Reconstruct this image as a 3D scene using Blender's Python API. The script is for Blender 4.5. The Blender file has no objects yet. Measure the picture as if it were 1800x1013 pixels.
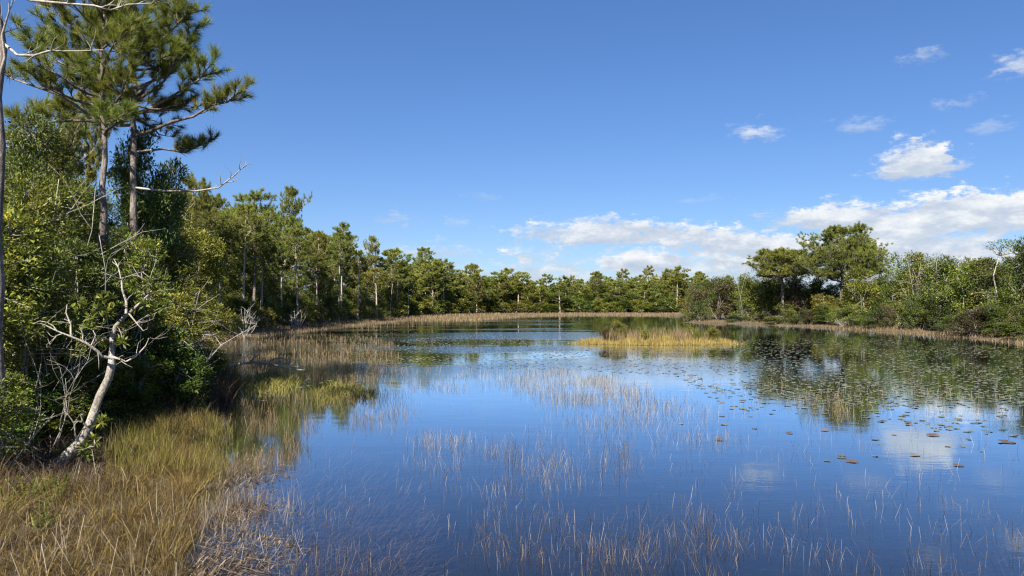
import bpy, math, random
import numpy as np
from mathutils import Vector

R = math.radians
SC = bpy.context.scene
COL = SC.collection
rng = np.random.default_rng(7)
random.seed(7)

# ------------------------------------------------------------------ camera
F, CX, CY, HZ, CAMH = 1250.0, 900.0, 506.5, 532.0, 3.3      # photo pixels, metres
PITCH = math.atan((HZ - CY) / F)
cam = bpy.data.cameras.new('camera'); cam_o = bpy.data.objects.new('camera', cam); COL.objects.link(cam_o)
cam_o.location = (0, 0, CAMH); cam_o.rotation_euler = (math.pi / 2 + PITCH, 0, 0)
cam.sensor_width = 36.0; cam.lens = 36.0 * F / 1800.0
cam.clip_start = 0.1; cam.clip_end = 20000
SC.camera = cam_o

# ------------------------------------------------------------------ light, sky, exposure
SUN_AZ, SUN_EL = R(-163), R(43)          # azimuth from +Y, clockwise: behind the camera, to its left
SC.view_settings.view_transform = 'Standard'; SC.view_settings.look = 'None'
SC.view_settings.gamma = 1.0; SC.view_settings.exposure = 1.22
SC.cycles.use_denoising = True; SC.cycles.filter_width = 1.2
SC.cycles.max_bounces = 5; SC.cycles.transparent_max_bounces = 6
SC.cycles.diffuse_bounces = 2; SC.cycles.glossy_bounces = 2; SC.cycles.transmission_bounces = 2
SC.cycles.caustics_reflective = False; SC.cycles.caustics_refractive = False
SC.cycles.sample_clamp_indirect = 6.0

sun = bpy.data.lights.new('sun', 'SUN'); sun.energy = 5.0; sun.angle = R(0.53); sun.color = (1.0, 0.94, 0.84)
sun_o = bpy.data.objects.new('sun', sun); COL.objects.link(sun_o)
sd = Vector((math.sin(SUN_AZ) * math.cos(SUN_EL), math.cos(SUN_AZ) * math.cos(SUN_EL), math.sin(SUN_EL)))
sun_o.rotation_euler = sd.to_track_quat('Z', 'Y').to_euler(); sun_o.location = sd * 60

world = bpy.data.worlds.new('World'); SC.world = world; world.use_nodes = True


class NT:                                   # small node-tree helper
    def __init__(s, tree): s.t = tree; s.n = tree.nodes; s.l = tree.links; s.n.clear()
    def new(s, kind, **kw):
        n = s.n.new(kind)
        for k, v in kw.items(): setattr(n, k, v)
        return n
    def put(s, sock, v):
        if hasattr(v, 'is_linked') or hasattr(v, 'links'): s.l.new(v, sock)
        elif v is not None: sock.default_value = v
    def m(s, op, a, b=None, c=None, clamp=False):
        n = s.new('ShaderNodeMath', operation=op, use_clamp=clamp)
        for i, v in enumerate((a, b, c)):
            if v is not None: s.put(n.inputs[i], v)
        return n.outputs[0]
    def mix(s, f, a, b):
        n = s.new('ShaderNodeMix', data_type='RGBA')
        s.put(n.inputs[0], f); s.put(n.inputs[6], a); s.put(n.inputs[7], b)
        return n.outputs[2]
    def ramp(s, f, stops):
        n = s.new('ShaderNodeValToRGB'); s.put(n.inputs[0], f)
        e = n.color_ramp.elements
        while len(e) < len(stops): e.new(0.5)
        for i, (p, c) in enumerate(stops): e[i].position = p; e[i].color = (*c, 1)
        return n.outputs[0]
    def noise(s, vec, scale, detail=3, rough=0.55, dim='3D', dist=0.0):
        n = s.new('ShaderNodeTexNoise', noise_dimensions=dim)
        if vec is not None: s.l.new(vec, n.inputs['Vector'])
        n.inputs['Scale'].default_value = scale; n.inputs['Detail'].default_value = detail
        n.inputs['Roughness'].default_value = rough; n.inputs['Distortion'].default_value = dist
        return n.outputs[0]
    def comb(s, x, y, z=0.0):
        n = s.new('ShaderNodeCombineXYZ')
        for i, v in enumerate((x, y, z)): s.put(n.inputs[i], v)
        return n.outputs[0]
    def sstep(s, v, a, b):
        n = s.new('ShaderNodeMapRange', interpolation_type='SMOOTHSTEP'); s.put(n.inputs[0], v)
        n.inputs[1].default_value = a; n.inputs[2].default_value = b
        return n.outputs[0]


def build_world():
    t = NT(world.node_tree)
    out = t.new('ShaderNodeOutputWorld')
    sky = t.new('ShaderNodeTexSky', sky_type='NISHITA', sun_disc=False)
    sky.sun_elevation = SUN_EL; sky.sun_rotation = SUN_AZ
    sky.altitude = 0; sky.air_density = 1.0; sky.dust_density = 0.15; sky.ozone_density = 2.0
    hs = t.new('ShaderNodeHueSaturation'); hs.inputs['Saturation'].default_value = 1.17
    hs.inputs['Value'].default_value = 1.0
    t.l.new(sky.outputs[0], hs.inputs['Color'])
    bg = t.new('ShaderNodeBackground'); tn = t.new('ShaderNodeMix', data_type='RGBA', blend_type='MULTIPLY'); tn.inputs[0].default_value = 1.0
    t.l.new(hs.outputs[0], tn.inputs[6]); tn.inputs[7].default_value = (.91, .97, 1.22, 1)
    gm = t.new('ShaderNodeGamma'); gm.inputs[1].default_value = .81; t.l.new(tn.outputs[2], gm.inputs[0])
    t2 = t.new('ShaderNodeMix', data_type='RGBA', blend_type='MULTIPLY'); t2.inputs[0].default_value = 1.0
    t.l.new(gm.outputs[0], t2.inputs[6]); t2.inputs[7].default_value = (.81, .98, 1.17, 1)
    t.l.new(t2.outputs[2], bg.inputs[0]); bg.inputs[1].default_value = 0.057
    # clouds, placed by compass bearing and elevation
    tc = t.new('ShaderNodeTexCoord'); sp = t.new('ShaderNodeSeparateXYZ'); t.l.new(tc.outputs['Generated'], sp.inputs[0])
    az = t.m('ARCTAN2', sp.outputs[0], sp.outputs[1]); el = t.m('ARCSINE', sp.outputs[2])
    pv = t.comb(t.m('MULTIPLY', az, 9.0), t.m('MULTIPLY', el, 20.0))
    n1 = t.noise(pv, 1.25, 8, 0.64)
    pv2 = t.comb(t.m('ADD', t.m('MULTIPLY', az, 9.0), -0.09), t.m('ADD', t.m('MULTIPLY', el, 20.0), 0.22))
    n2 = t.noise(pv2, 1.25, 8, 0.64)
    nd = t.m('SUBTRACT', n1, 0.5)
    relief = t.m('MULTIPLY', t.m('SUBTRACT', n1, n2), 2.6)
    # px, py, half width, half height up, half height down, opacity, slope
    clouds = [(1615, 302, 112, 56, 20, 1.0, 0.0), (1640, 290, 50, 56, 18, .9, 0), (1322, 236, 58, 27, 14, .62, 0),
              (1630, 98, 52, 20, 14, .42, 0), (1800, 108, 70, 38, 28, .62, 0), (1690, 182, 64, 22, 16, .40, .2),
              (1515, 222, 58, 20, 12, .36, .1), (1738, 224, 52, 22, 18, .32, 0),
              (1640, 388, 330, 62, 34, 1.0, .10), (1740, 375, 190, 58, 36, .95, .06), (1460, 390, 170, 36, 24, .9, 0),
              (1050, 414, 200, 36, 22, .95, 0), (1170, 412, 120, 30, 26, .8, 0), (1280, 425, 150, 34, 34, .85, 0),
              (1420, 440, 290, 50, 44, .9, 0), (1640, 445, 260, 60, 50, .9, 0), (1120, 466, 100, 24, 16, .72, 0),
              (950, 446, 100, 24, 22, .6, 0), (765, 446, 120, 24, 20, .62, 0), (690, 388, 44, 20, 14, .45, 0), (900, 478, 260, 24, 30, .4, 0),
              (800, 392, 36, 16, 12, .3, 0), (1230, 352, 80, 12, 10, .2, 0), (840, 346, 40, 10, 10, .16, 0),
              (1330, 468, 560, 50, 60, .68, 0),
              (2050, 400, 300, 80, 50, .9, 0), (2000, 230, 120, 50, 30, .7, 0)]
    sumw = None; sums = None
    pos = t.comb(az, el); ndh = t.m('SUBTRACT', t.noise(pv, 4.6, 6, 0.66), 0.5); lim = t.m('MULTIPLY_ADD', ndh, 1.9, t.m('MULTIPLY_ADD', nd, 2.0, 0.96)); limw = t.m('MULTIPLY_ADD', ndh, 3.4, t.m('MULTIPLY_ADD', nd, 2.2, 0.90))
    def vm(op, *a):
        n = t.new('ShaderNodeVectorMath', operation=op)
        for i, v in enumerate(a): t.put(n.inputs[i], v)
        return n.outputs[1 if op in ('LENGTH', 'DOT_PRODUCT') else 0]
    for px, py, hw, hu, hd, op, slope in clouds:
        u = (px - CX) / F; a0 = math.atan(u); c = math.cos(a0)
        e0 = math.atan((HZ - py) / F * c); kx = c * c / F; ky = c / F
        sx, sy = 1 / (hw * kx), 1 / (hu * ky)
        q = vm('MULTIPLY_ADD', pos, (sx, sy, 0), (-a0 * sx, -e0 * sy, 0))
        r = vm('LENGTH', vm('MAXIMUM', q, vm('MULTIPLY', q, (-1, -hu / hd, 0))))
        d = t.m('MULTIPLY', t.sstep(t.m('SUBTRACT', lim if op > .65 else limw, r), 0.0, 0.60 if op > .65 else 1.15), op)
        sh = t.m('MULTIPLY', d, t.m('ADD', vm('DOT_PRODUCT', q, (0, .42, 0)), 0.42))
        sumw = d if sumw is None else t.m('ADD', sumw, d)
        sums = sh if sums is None else t.m('ADD', sums, sh)
    # the rest of the sky, out of view: scattered cumulus of the same kind, low down
    side = t.sstep(t.m('ABSOLUTE', az), R(48), R(70))
    gen = t.noise(t.comb(t.m('MULTIPLY', az, 5.0), t.m('MULTIPLY', el, 14.0), 3.3), 0.9, 6, 0.6)
    low = t.m('MULTIPLY', t.sstep(el, R(30), R(6)), side)
    gd = t.m('MULTIPLY', t.sstep(t.m('ADD', gen, t.m('MULTIPLY', nd, 0.4)), 0.52, 0.68), low)
    sumw = t.m('ADD', sumw, gd); sums = t.m('ADD', sums, t.m('MULTIPLY', gd, 0.6))
    alpha = t.m('MINIMUM', sumw, 0.97)
    shade = t.m('ADD', t.m('DIVIDE', sums, t.m('MAXIMUM', sumw, 0.001)), relief, clamp=True)
    col = t.ramp(shade, [(0.0, (0.50, 0.60, 0.76)), (0.40, (0.63, 0.70, 0.81)), (0.72, (0.84, 0.88, 0.93)), (1.0, (0.98, 0.99, 1.0))])
    bc = t.new('ShaderNodeBackground'); t.l.new(col, bc.inputs[0]); bc.inputs[1].default_value = 0.43
    above = t.sstep(el, R(-0.5), R(0.3))
    mx = t.new('ShaderNodeMixShader'); t.l.new(t.m('MULTIPLY', alpha, above), mx.inputs[0])
    t.l.new(bg.outputs[0], mx.inputs[1]); t.l.new(bc.outputs[0], mx.inputs[2]); t.l.new(mx.outputs[0], out.inputs[0])
build_world()
world.cycles.sampling_method = "MANUAL"; world.cycles.sample_map_resolution = 128


# ------------------------------------------------------------------ pixel -> place
CP, SP = math.cos(PITCH), math.sin(PITCH)
def ground(px, py, z=0.0):
    u = (px - CX) / F; v = (CY - py) / F
    dy = CP - v * SP; dz = SP + v * CP
    t = (z - CAMH) / dz
    return u * t, dy * t
def at(px, py, D):                         # the point seen at a pixel, D metres ahead
    u = (px - CX) / F; v = (CY - py) / F
    dy = CP - v * SP; dz = SP + v * CP
    return np.array([u * D / dy, D, CAMH + dz * D / dy])
def xat(px, D): return (px - CX) / F * D
def hat(py, D): return CAMH + (HZ - py) / F * D


# ------------------------------------------------------------------ mesh building
class MB:
    def __init__(s): s.V = []; s.F = []; s.T = []; s.n = 0
    def add(s, V, Fc, T=0.5):
        V = np.asarray(V, np.float32).reshape(-1, 3); Fc = np.asarray(Fc, np.int32).reshape(-1, 3)
        s.V.append(V); s.F.append(Fc + s.n)
        s.T.append(np.broadcast_to(np.asarray(T, np.float32), (len(V),)).copy()); s.n += len(V)
    def mesh(s, name, mat, smooth=False):
        me = bpy.data.meshes.new(name)
        if s.n:
            V = np.concatenate(s.V); Fc = np.concatenate(s.F); T = np.concatenate(s.T)
            me.vertices.add(len(V)); me.vertices.foreach_set('co', V.ravel())
            me.loops.add(Fc.size); me.loops.foreach_set('vertex_index', Fc.ravel())
            me.polygons.add(len(Fc)); me.polygons.foreach_set('loop_start', np.arange(0, Fc.size, 3, dtype=np.int32))
            if smooth: me.polygons.foreach_set('use_smooth', np.ones(len(Fc), bool))
            a = me.attributes.new('tint', 'FLOAT', 'POINT'); a.data.foreach_set('value', T)
            me.update(calc_edges=True)
        me.materials.append(mat)
        return me

def unit(a): return a / np.maximum(np.linalg.norm(a, axis=-1, keepdims=True), 1e-9)

def tube(mb, pts, rad, sides=6, T=0.5, cap=True, bump=0.0, g=None):
    P = np.asarray(pts, float); r = np.broadcast_to(np.asarray(rad, float), (len(P),))
    tg = unit(np.gradient(P, axis=0))
    ref = np.array([0, 0, 1.0]) if abs(tg[:, 2]).mean() < 0.8 else np.array([1.0, 0, 0])
    n = unit(np.cross(tg, ref)); b = np.cross(tg, n)
    a = np.arange(sides) * 2 * math.pi / sides
    rr = r[:, None] * np.ones(sides)
    if bump: rr = rr * (1 + (g or rng).uniform(-bump, bump, rr.shape))
    V = P[:, None] + rr[..., None] * (np.cos(a)[None, :, None] * n[:, None] + np.sin(a)[None, :, None] * b[:, None])
    k = len(P); i = np.arange(k - 1)[:, None] * sides; j = np.arange(sides)[None]
    j2 = (j + 1) % sides
    A, B, C, D = i + j, i + j2, i + sides + j2, i + sides + j
    Fc = np.concatenate([np.stack([A, B, C], -1).reshape(-1, 3), np.stack([A, C, D], -1).reshape(-1, 3)])
    V = V.reshape(-1, 3)
    if cap:
        V = np.vstack([V, P[-1] + tg[-1] * r[-1] * 0.6]); e = len(V) - 1; o = (k - 1) * sides
        Fc = np.vstack([Fc, np.stack([o + np.arange(sides), o + (np.arange(sides) + 1) % sides, np.full(sides, e)], -1)])
    mb.add(V, Fc, T)

def leaves(mb, P, D, N, L, W, T):
    P = np.asarray(P); n = len(P); D = unit(D); N = unit(N - D * (N * D).sum(-1, keepdims=True)); S = np.cross(D, N)
    L = np.broadcast_to(L, (n,))[:, None]; W = np.broadcast_to(W, (n,))[:, None]
    mid = P + D * L * 0.5 + N * W * 0.16
    V = np.stack([P, mid + S * W * 0.5, P + D * L - N * L * 0.06, mid - S * W * 0.5], 1).reshape(-1, 3)
    o = np.arange(n)[:, None] * 4
    Fc = np.concatenate([o + [[0, 2, 1]], o + [[0, 3, 2]]])
    mb.add(V, Fc, np.repeat(np.broadcast_to(T, (n,)), 4))

def needles(mb, C, A, K, L, W, spread, g, T=None):
    C = np.asarray(C); A = unit(np.asarray(A)); n = len(C)
    T = g.uniform(0.2, 0.8, n) if T is None else T
    Ck = np.repeat(C, K, 0); Ak = np.repeat(A, K, 0); m = n * K
    d = unit(Ak + g.normal(0, spread, (m, 3)))
    base = Ck - Ak * g.uniform(0, 0.45, (m, 1)) * L
    s = unit(np.cross(d, g.normal(0, 1, (m, 3)))) * W * 0.5
    l = L * g.uniform(0.7, 1.1, (m, 1))
    V = np.stack([base - s, base + s, base + d * l], 1).reshape(-1, 3)
    mb.add(V, np.arange(m * 3).reshape(-1, 3), np.repeat(np.clip(np.repeat(T, K) + g.normal(0, .12, m), 0, 1), 3))

def blades(mb, P, az, H, lean, W, T, midf=0.55, bend=0.35, tipz=None, tilt=0.0):
    """P base (n,3); three-triangle blades leaning towards az; tipz gives folded tips"""
    n = len(P); H = np.broadcast_to(H, (n,)); lean = np.broadcast_to(lean, (n,)); W = np.broadcast_to(W, (n,))
    dirv = np.stack([np.cos(az), np.sin(az), np.zeros(n)], -1)
    wa = rng.uniform(0, math.pi, n); sv = np.stack([np.cos(wa), np.sin(wa), np.zeros(n)], -1) * W[:, None] * 0.5
    mid = P + dirv * (lean * bend)[:, None]; mid[:, 2] += H * midf
    if tilt: mid[:, :2] += rng.normal(0, tilt, (n, 2)) * np.abs(H)[:, None]
    tip = P + dirv * lean[:, None]; tip[:, 2] += H if tipz is None else tipz
    if tilt: tip[:, :2] += (mid - P)[:, :2]
    V = np.stack([P - sv, P + sv, mid - sv * 0.85, mid + sv * 0.85, tip], 1).reshape(-1, 3)
    o = np.arange(n)[:, None] * 5
    Fc = np.concatenate([o + [[0, 1, 3]], o + [[0, 3, 2]], o + [[2, 3, 4]]])
    mb.add(V, Fc, np.repeat(np.broadcast_to(T, (n,)), 5))


# ------------------------------------------------------------------ materials
def surf(name):
    m = bpy.data.materials.new(name); m.use_nodes = True
    return m, NT(m.node_tree)
def foliage(name, stops, trans=0.3, rough=0.5, spec=0.35, objvar=0.5, glossy=True):
    m, t = surf(name)
    at_ = t.new('ShaderNodeAttribute', attribute_name='tint')
    oi = t.new('ShaderNodeObjectInfo')
    f = t.m('MULTIPLY_ADD', t.m('SUBTRACT', oi.outputs['Random'], 0.5), 0.45 * objvar, at_.outputs['Fac'], clamp=True)
    c = t.ramp(f, stops)
    hs = t.new('ShaderNodeHueSaturation'); t.l.new(c, hs.inputs['Color'])
    t.l.new(t.m('MULTIPLY_ADD', t.m('FRACT', t.m('MULTIPLY', oi.outputs['Random'], 7.13)), 0.08 * objvar, 0.5 - 0.042 * objvar), hs.inputs['Hue'])
    t.l.new(t.m('MULTIPLY_ADD', t.m('FRACT', t.m('MULTIPLY', oi.outputs['Random'], 13.7)), 0.7 * objvar, 1 - 0.30 * objvar), hs.inputs['Value'])
    p = t.new('ShaderNodeBsdfPrincipled'); t.l.new(hs.outputs[0], p.inputs['Base Color'])
    p.inputs['Roughness'].default_value = rough; p.inputs['Specular IOR Level'].default_value = spec
    tr = t.new('ShaderNodeBsdfTranslucent'); t.l.new(hs.outputs[0], tr.inputs[0])
    mx = t.new('ShaderNodeMixShader'); mx.inputs[0].default_value = trans
    t.l.new(p.outputs[0], mx.inputs[1]); t.l.new(tr.outputs[0], mx.inputs[2])
    o = t.new('ShaderNodeOutputMaterial'); t.l.new(mx.outputs[0], o.inputs[0])
    return m
def bark(name, c0, c1, c2, sx=9, sz=2.2, bump=0.6, rough=0.9):
    m, t = surf(name)
    g = t.new('ShaderNodeTexCoord'); mp = t.new('ShaderNodeMapping'); mp.inputs['Scale'].default_value = (sx, sx, sz)
    t.l.new(g.outputs['Object'], mp.inputs[0])
    n = t.noise(mp.outputs[0], 2.0, 5, 0.65, dist=0.4)
    n2 = t.noise(g.outputs['Object'], 1.3, 3, 0.6)
    f = t.m('MULTIPLY_ADD', n2, 0.5, t.m('MULTIPLY', n, 0.6))
    c = t.ramp(f, [(0.34, c0), (0.52, c1), (0.68, c2)])
    p = t.new('ShaderNodeBsdfPrincipled'); t.l.new(c, p.inputs['Base Color']); p.inputs['Roughness'].default_value = rough
    b = t.new('ShaderNodeBump'); b.inputs['Strength'].default_value = bump; b.inputs['Distance'].default_value = 0.03
    t.l.new(n, b.inputs['Height']); t.l.new(b.outputs[0], p.inputs['Normal'])
    o = t.new('ShaderNodeOutputMaterial'); t.l.new(p.outputs[0], o.inputs[0])
    return m

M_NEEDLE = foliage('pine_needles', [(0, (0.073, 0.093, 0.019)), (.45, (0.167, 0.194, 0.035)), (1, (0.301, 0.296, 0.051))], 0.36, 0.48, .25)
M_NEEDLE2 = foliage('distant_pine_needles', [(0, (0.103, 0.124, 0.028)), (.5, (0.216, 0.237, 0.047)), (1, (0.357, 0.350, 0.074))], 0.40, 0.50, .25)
M_LEAF = foliage('olive_leaves', [(0, (0.066, 0.086, 0.017)), (.5, (0.155, 0.183, 0.030)), (.9, (0.325, 0.322, 0.050)), (1, (0.651, 0.493, 0.050))], 0.36, 0.48, .25)
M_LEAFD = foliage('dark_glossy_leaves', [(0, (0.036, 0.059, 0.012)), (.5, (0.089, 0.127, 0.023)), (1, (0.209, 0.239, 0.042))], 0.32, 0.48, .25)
M_LEAFY = foliage('yellow_green_leaves', [(0, (0.077, 0.095, 0.016)), (.5, (0.188, 0.194, 0.027)), (1, (0.375, 0.316, 0.044))], 0.38, 0.48, .25)
M_LEAFB = foliage('bronze_leaves', [(0, (0.050, 0.044, 0.021)), (.5, (0.118, 0.093, 0.040)), (1, (0.211, 0.159, 0.062))], 0.30, 0.50, .25)
M_FERN = foliage('fern_fronds', [(0, (0.055, 0.077, 0.013)), (.5, (0.132, 0.154, 0.022)), (1, (0.242, 0.220, 0.044))], 0.35, 0.48, .25)
M_STRAW = foliage('straw_sedge', [(0, (0.086, 0.057, 0.029)), (.5, (0.236, 0.167, 0.086)), (1, (0.437, 0.333, 0.187))], 0.30, 0.60, .25, 0)
M_GOLD = foliage('golden_sedge', [(0, (.15, .105, .028)), (.5, (.34, .250, .070)), (1, (.55, .44, .16))], .3, .55, .2, 0)
M_OCHRE = foliage('ochre_grass', [(0, (0.052, 0.036, 0.011)), (.5, (0.159, 0.108, 0.032)), (1, (0.344, 0.247, 0.083))], 0.34, 0.55, .25, 0)
M_GREENGRASS = foliage('green_grass', [(0, (.075, .080, .016)), (.5, (.185, .170, .034)), (1, (.34, .29, .08))], .3, .5, .3, 0)
M_DARKGRASS = foliage('dark_litter_shaded_grass', [(0, (.028, .018, .012)), (.5, (.062, .042, .028)), (1, (.13, .092, .058))], .2, .6, .2, 0)  # brown of the litter; on the thicket edge grass it carries bush shade
M_PALE = foliage('pale_spikerush', [(0, (0.126, 0.098, 0.066)), (.5, (0.296, 0.245, 0.178)), (1, (0.488, 0.427, 0.343))], .25, .5, .3, 0)
M_REED = foliage('brown_reed', [(0, (.055, .040, .026)), (.5, (.155, .112, .072)), (1, (.34, .27, .19))], .28, .6, .2, 0)
M_BARK = bark('pine_bark', (.032, .025, .022), (.125, .100, .085), (.32, .275, .24), 9, 4.0, 1.0)
M_BARKT = bark('pale_pine_bark', (.15, .11, .085), (.34, .265, .215), (.52, .43, .36))
M_TWIG = bark('grey_twig_bark', (.11, .095, .08), (.26, .23, .195), (.46, .42, .36), 6, 6)
M_WHITE = bark('pale_lichen_bark', (.06, .048, .038), (.24, .21, .17), (.50, .47, .41), 16, 9, .9)
M_DEAD = bark('bleached_dead_wood', (.12, .10, .085), (.27, .245, .21), (.45, .42, .375), 8, 3, .35)
M_MOSS = foliage('grey_moss', [(0, (.07, .075, .055)), (.5, (.13, .13, .10)), (1, (.20, .20, .16))], .3, .8, .1)

def mat_ground():
    m, t = surf('peaty_ground')
    g = t.new('ShaderNodeNewGeometry')
    sp = t.new('ShaderNodeSeparateXYZ'); t.l.new(g.outputs['Position'], sp.inputs[0])
    n = t.noise(g.outputs['Position'], 0.9, 6, 0.62); n2 = t.noise(g.outputs['Position'], 7.0, 4, 0.6)
    land = t.ramp(n, [(0.3, (.035, .026, .016)), (0.55, (.095, .070, .038)), (0.75, (.15, .12, .06))])
    bed = t.ramp(t.m('MULTIPLY_ADD', n2, .5, t.m('MULTIPLY', n, .5)), [(0.35, (.007, .006, .005)), (0.52, (.020, .017, .012)), (0.68, (.045, .038, .025))])
    c = t.mix(t.sstep(sp.outputs[2], -0.03, 0.06), bed, land)
    p = t.new('ShaderNodeBsdfPrincipled'); t.l.new(c, p.inputs['Base Color']); p.inputs['Roughness'].default_value = .95
    b = t.new('ShaderNodeBump'); b.inputs['Strength'].default_value = .7; b.inputs['Distance'].default_value = .08
    t.l.new(n2, b.inputs['Height']); t.l.new(b.outputs[0], p.inputs['Normal'])
    o = t.new('ShaderNodeOutputMaterial'); t.l.new(p.outputs[0], o.inputs[0])
    return m
def mat_water():
    m, t = surf('pond_water')
    g = t.new('ShaderNodeNewGeometry')
    mp = t.new('ShaderNodeMapping'); mp.inputs['Scale'].default_value = (0.45, 1.0, 1.0); t.l.new(g.outputs['Position'], mp.inputs[0])
    fine = t.noise(mp.outputs[0], 9.0, 3, 0.55)
    broad = t.noise(mp.outputs[0], 1.3, 2, 0.5)
    mp2 = t.new('ShaderNodeMapping'); mp2.inputs['Scale'].default_value = (0.030, 0.085, 1.0); mp2.inputs['Location'].default_value = (3.1, 1.7, 0)
    t.l.new(g.outputs['Position'], mp2.inputs[0])
    wind = t.sstep(t.noise(mp2.outputs[0], 1.0, 4, 0.6, dist=0.6), 0.44, 0.58)
    sp = t.new('ShaderNodeSeparateXYZ'); t.l.new(g.outputs['Position'], sp.inputs[0])
    wind = t.m('MULTIPLY', wind, t.m('MULTIPLY', t.sstep(sp.outputs[1], 24, 48), t.sstep(sp.outputs[0], 18, 4)))   # the open reach ruffled by the breeze
    h = t.m('MULTIPLY_ADD', t.m('MULTIPLY', fine, wind), 1.0, t.m('ADD', t.m('MULTIPLY', fine, 0.075), t.m('MULTIPLY', broad, 0.24)))
    b = t.new('ShaderNodeBump'); b.inputs['Strength'].default_value = 1.0; b.inputs['Distance'].default_value = 0.012
    t.l.new(h, b.inputs['Height'])
    lw = t.new('ShaderNodeLayerWeight'); lw.inputs[0].default_value = .5; t.l.new(b.outputs[0], lw.inputs['Normal'])
    fac = t.m('MINIMUM', t.m('MULTIPLY_ADD', t.m('POWER', lw.outputs['Facing'], 5.0), 1.9, 0.02), 0.97)     # Schlick reflectance
    gl = t.new('ShaderNodeBsdfGlossy'); gl.inputs['Roughness'].default_value = 0.03; gl.inputs[0].default_value = (.86, .94, 1, 1)
    t.l.new(b.outputs[0], gl.inputs['Normal'])
    tr = t.new('ShaderNodeBsdfTransparent'); tr.inputs[0].default_value = (.50, .46, .37, 1)
    mx = t.new('ShaderNodeMixShader'); t.l.new(fac, mx.inputs[0]); t.l.new(tr.outputs[0], mx.inputs[1]); t.l.new(gl.outputs[0], mx.inputs[2])
    o = t.new('ShaderNodeOutputMaterial'); t.l.new(mx.outputs[0], o.inputs[0])
    return m
def mat_pad(name, stops, rough=.32):
    m, t = surf(name)
    oi = t.new('ShaderNodeObjectInfo'); a = t.new('ShaderNodeAttribute', attribute_name='tint')
    g = t.new('ShaderNodeNewGeometry')
    n = t.noise(g.outputs['Position'], 14, 4, .6)
    f = t.m('ADD', t.m('MULTIPLY', n, .45), t.m('MULTIPLY', t.m('ADD', oi.outputs['Random'], a.outputs['Fac']), .36))
    p = t.new('ShaderNodeBsdfPrincipled'); t.l.new(t.ramp(f, stops), p.inputs['Base Color']); p.inputs['Roughness'].default_value = rough
    p.inputs['Specular IOR Level'].default_value = .6
    o = t.new('ShaderNodeOutputMaterial'); t.l.new(p.outputs[0], o.inputs[0])
    return m
M_GROUND = mat_ground(); M_WATER = mat_water()
M_PAD = mat_pad('lily_pad_green', [(.25, (.055, .065, .025)), (.5, (.12, .135, .050)), (.7, (.20, .19, .075)), (.85, (.17, .10, .05))])
M_PADR = mat_pad('lily_pad_rust', [(.25, (.055, .032, .020)), (.55, (.115, .070, .042)), (.8, (.20, .15, .09))], .5)


# ------------------------------------------------------------------ objects
def put(name, mesh, parent=None, mat=None):
    o = bpy.data.objects.new(name, mesh); COL.objects.link(o)
    if parent is not None: o.parent = parent
    if mat is not None:
        o.material_slots[0].link = 'OBJECT'; o.material_slots[0].material = mat
    return o
def tag(o, label=None, cat=None, group=None, kind=None):
    if label: o['label'] = label
    if cat: o['category'] = cat
    if group: o['group'] = group
    if kind: o['kind'] = kind
    return o
def thing(name, label, cat, loc, rz=0.0, sc=(1, 1, 1), group=None):
    e = bpy.data.objects.new(name, None); COL.objects.link(e); e.empty_display_size = 0.2
    e.location = loc; e.rotation_euler = (0, 0, rz); e.scale = sc
    return tag(e, label, cat, group)
def plant(proto, name, label, cat, loc, rz=0.0, sc=(1, 1, 1), group=None, mat=None):
    e = thing(name, label, cat, loc, rz, sc, group)
    for pn, me in proto['parts']:
        q = put(pn, me, e, mat if pn == 'crown' else None)
        if pn == 'hanging_moss': q['kind'] = 'stuff'
    return e


# ------------------------------------------------------------------ shoreline and terrain
shore_px = [(292, 1013), (355, 880), (395, 800), (402, 745), (382, 690), (364, 664), (332, 645), (308, 622), (318, 605), (420, 591),
            (560, 577), (640, 569), (700, 563), (800, 557), (900, 554), (1050, 553), (1150, 553.5), (1192, 556), (1200, 561), (1205, 567),
            (1300, 570), (1400, 574), (1500, 579), (1600, 586), (1700, 594), (1800, 603)]
LAKE = np.array([(2, -9), (-2.6, -7), (-3.4, 2)] + [ground(*p) for p in shore_px] + [(43, 52), (47, 40), (44, 20), (34, 2), (18, -8)])
ISL = np.array(ground(1163, 607)) + [0, 2.2]; ISL_R = np.array([6.1, 2.6])

def seg_dist(P, poly):
    d = np.full(len(P), 1e9); inside = np.zeros(len(P), bool)
    for a, b in zip(poly, np.roll(poly, -1, 0)):
        ab = b - a; t = np.clip(((P - a) @ ab) / (ab @ ab), 0, 1)
        d = np.minimum(d, np.hypot(*(P - a - t[:, None] * ab).T))
        c = (a[1] > P[:, 1]) != (b[1] > P[:, 1])
        with np.errstate(divide='ignore', invalid='ignore'):
            x = (b[0] - a[0]) * (P[:, 1] - a[1]) / (b[1] - a[1]) + a[0]
        inside ^= c & (P[:, 0] < x)
    return d, inside
def sdist(P):                                # metres inland (negative in the water)
    P = np.atleast_2d(np.asarray(P, float)); d, i = seg_dist(P, LAKE)
    return np.where(i, -d, d)
def wob(P): return (np.sin(P[:, 0] * 1.7 + 3 * np.sin(P[:, 1] * .6)) + np.sin(P[:, 1] * 2.3 + 2 * np.sin(P[:, 0] * .9)) + np.sin(P[:, 0] * .37 - P[:, 1] * .41)) / 3
def height(P):
    P = np.atleast_2d(np.asarray(P, float)); s = sdist(P) + wob(P) * 0.45
    z = np.where(s > 0, 0.30 * (1 - np.exp(-s / 2.2)), -0.75 * (1 - np.exp(s / 6.0)))
    q = ((P - ISL) / ISL_R); r = np.hypot(q[:, 0], q[:, 1])
    z = np.maximum(z, 0.18 * (1 - r ** 2).clip(-3, 1))
    far = np.hypot(P[:, 0], P[:, 1])
    return z + 0.03 * wob(P * 2.3) + np.where(s > 0, np.clip((far - 400) / 4000, 0, 1) * 2, 0)
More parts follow.
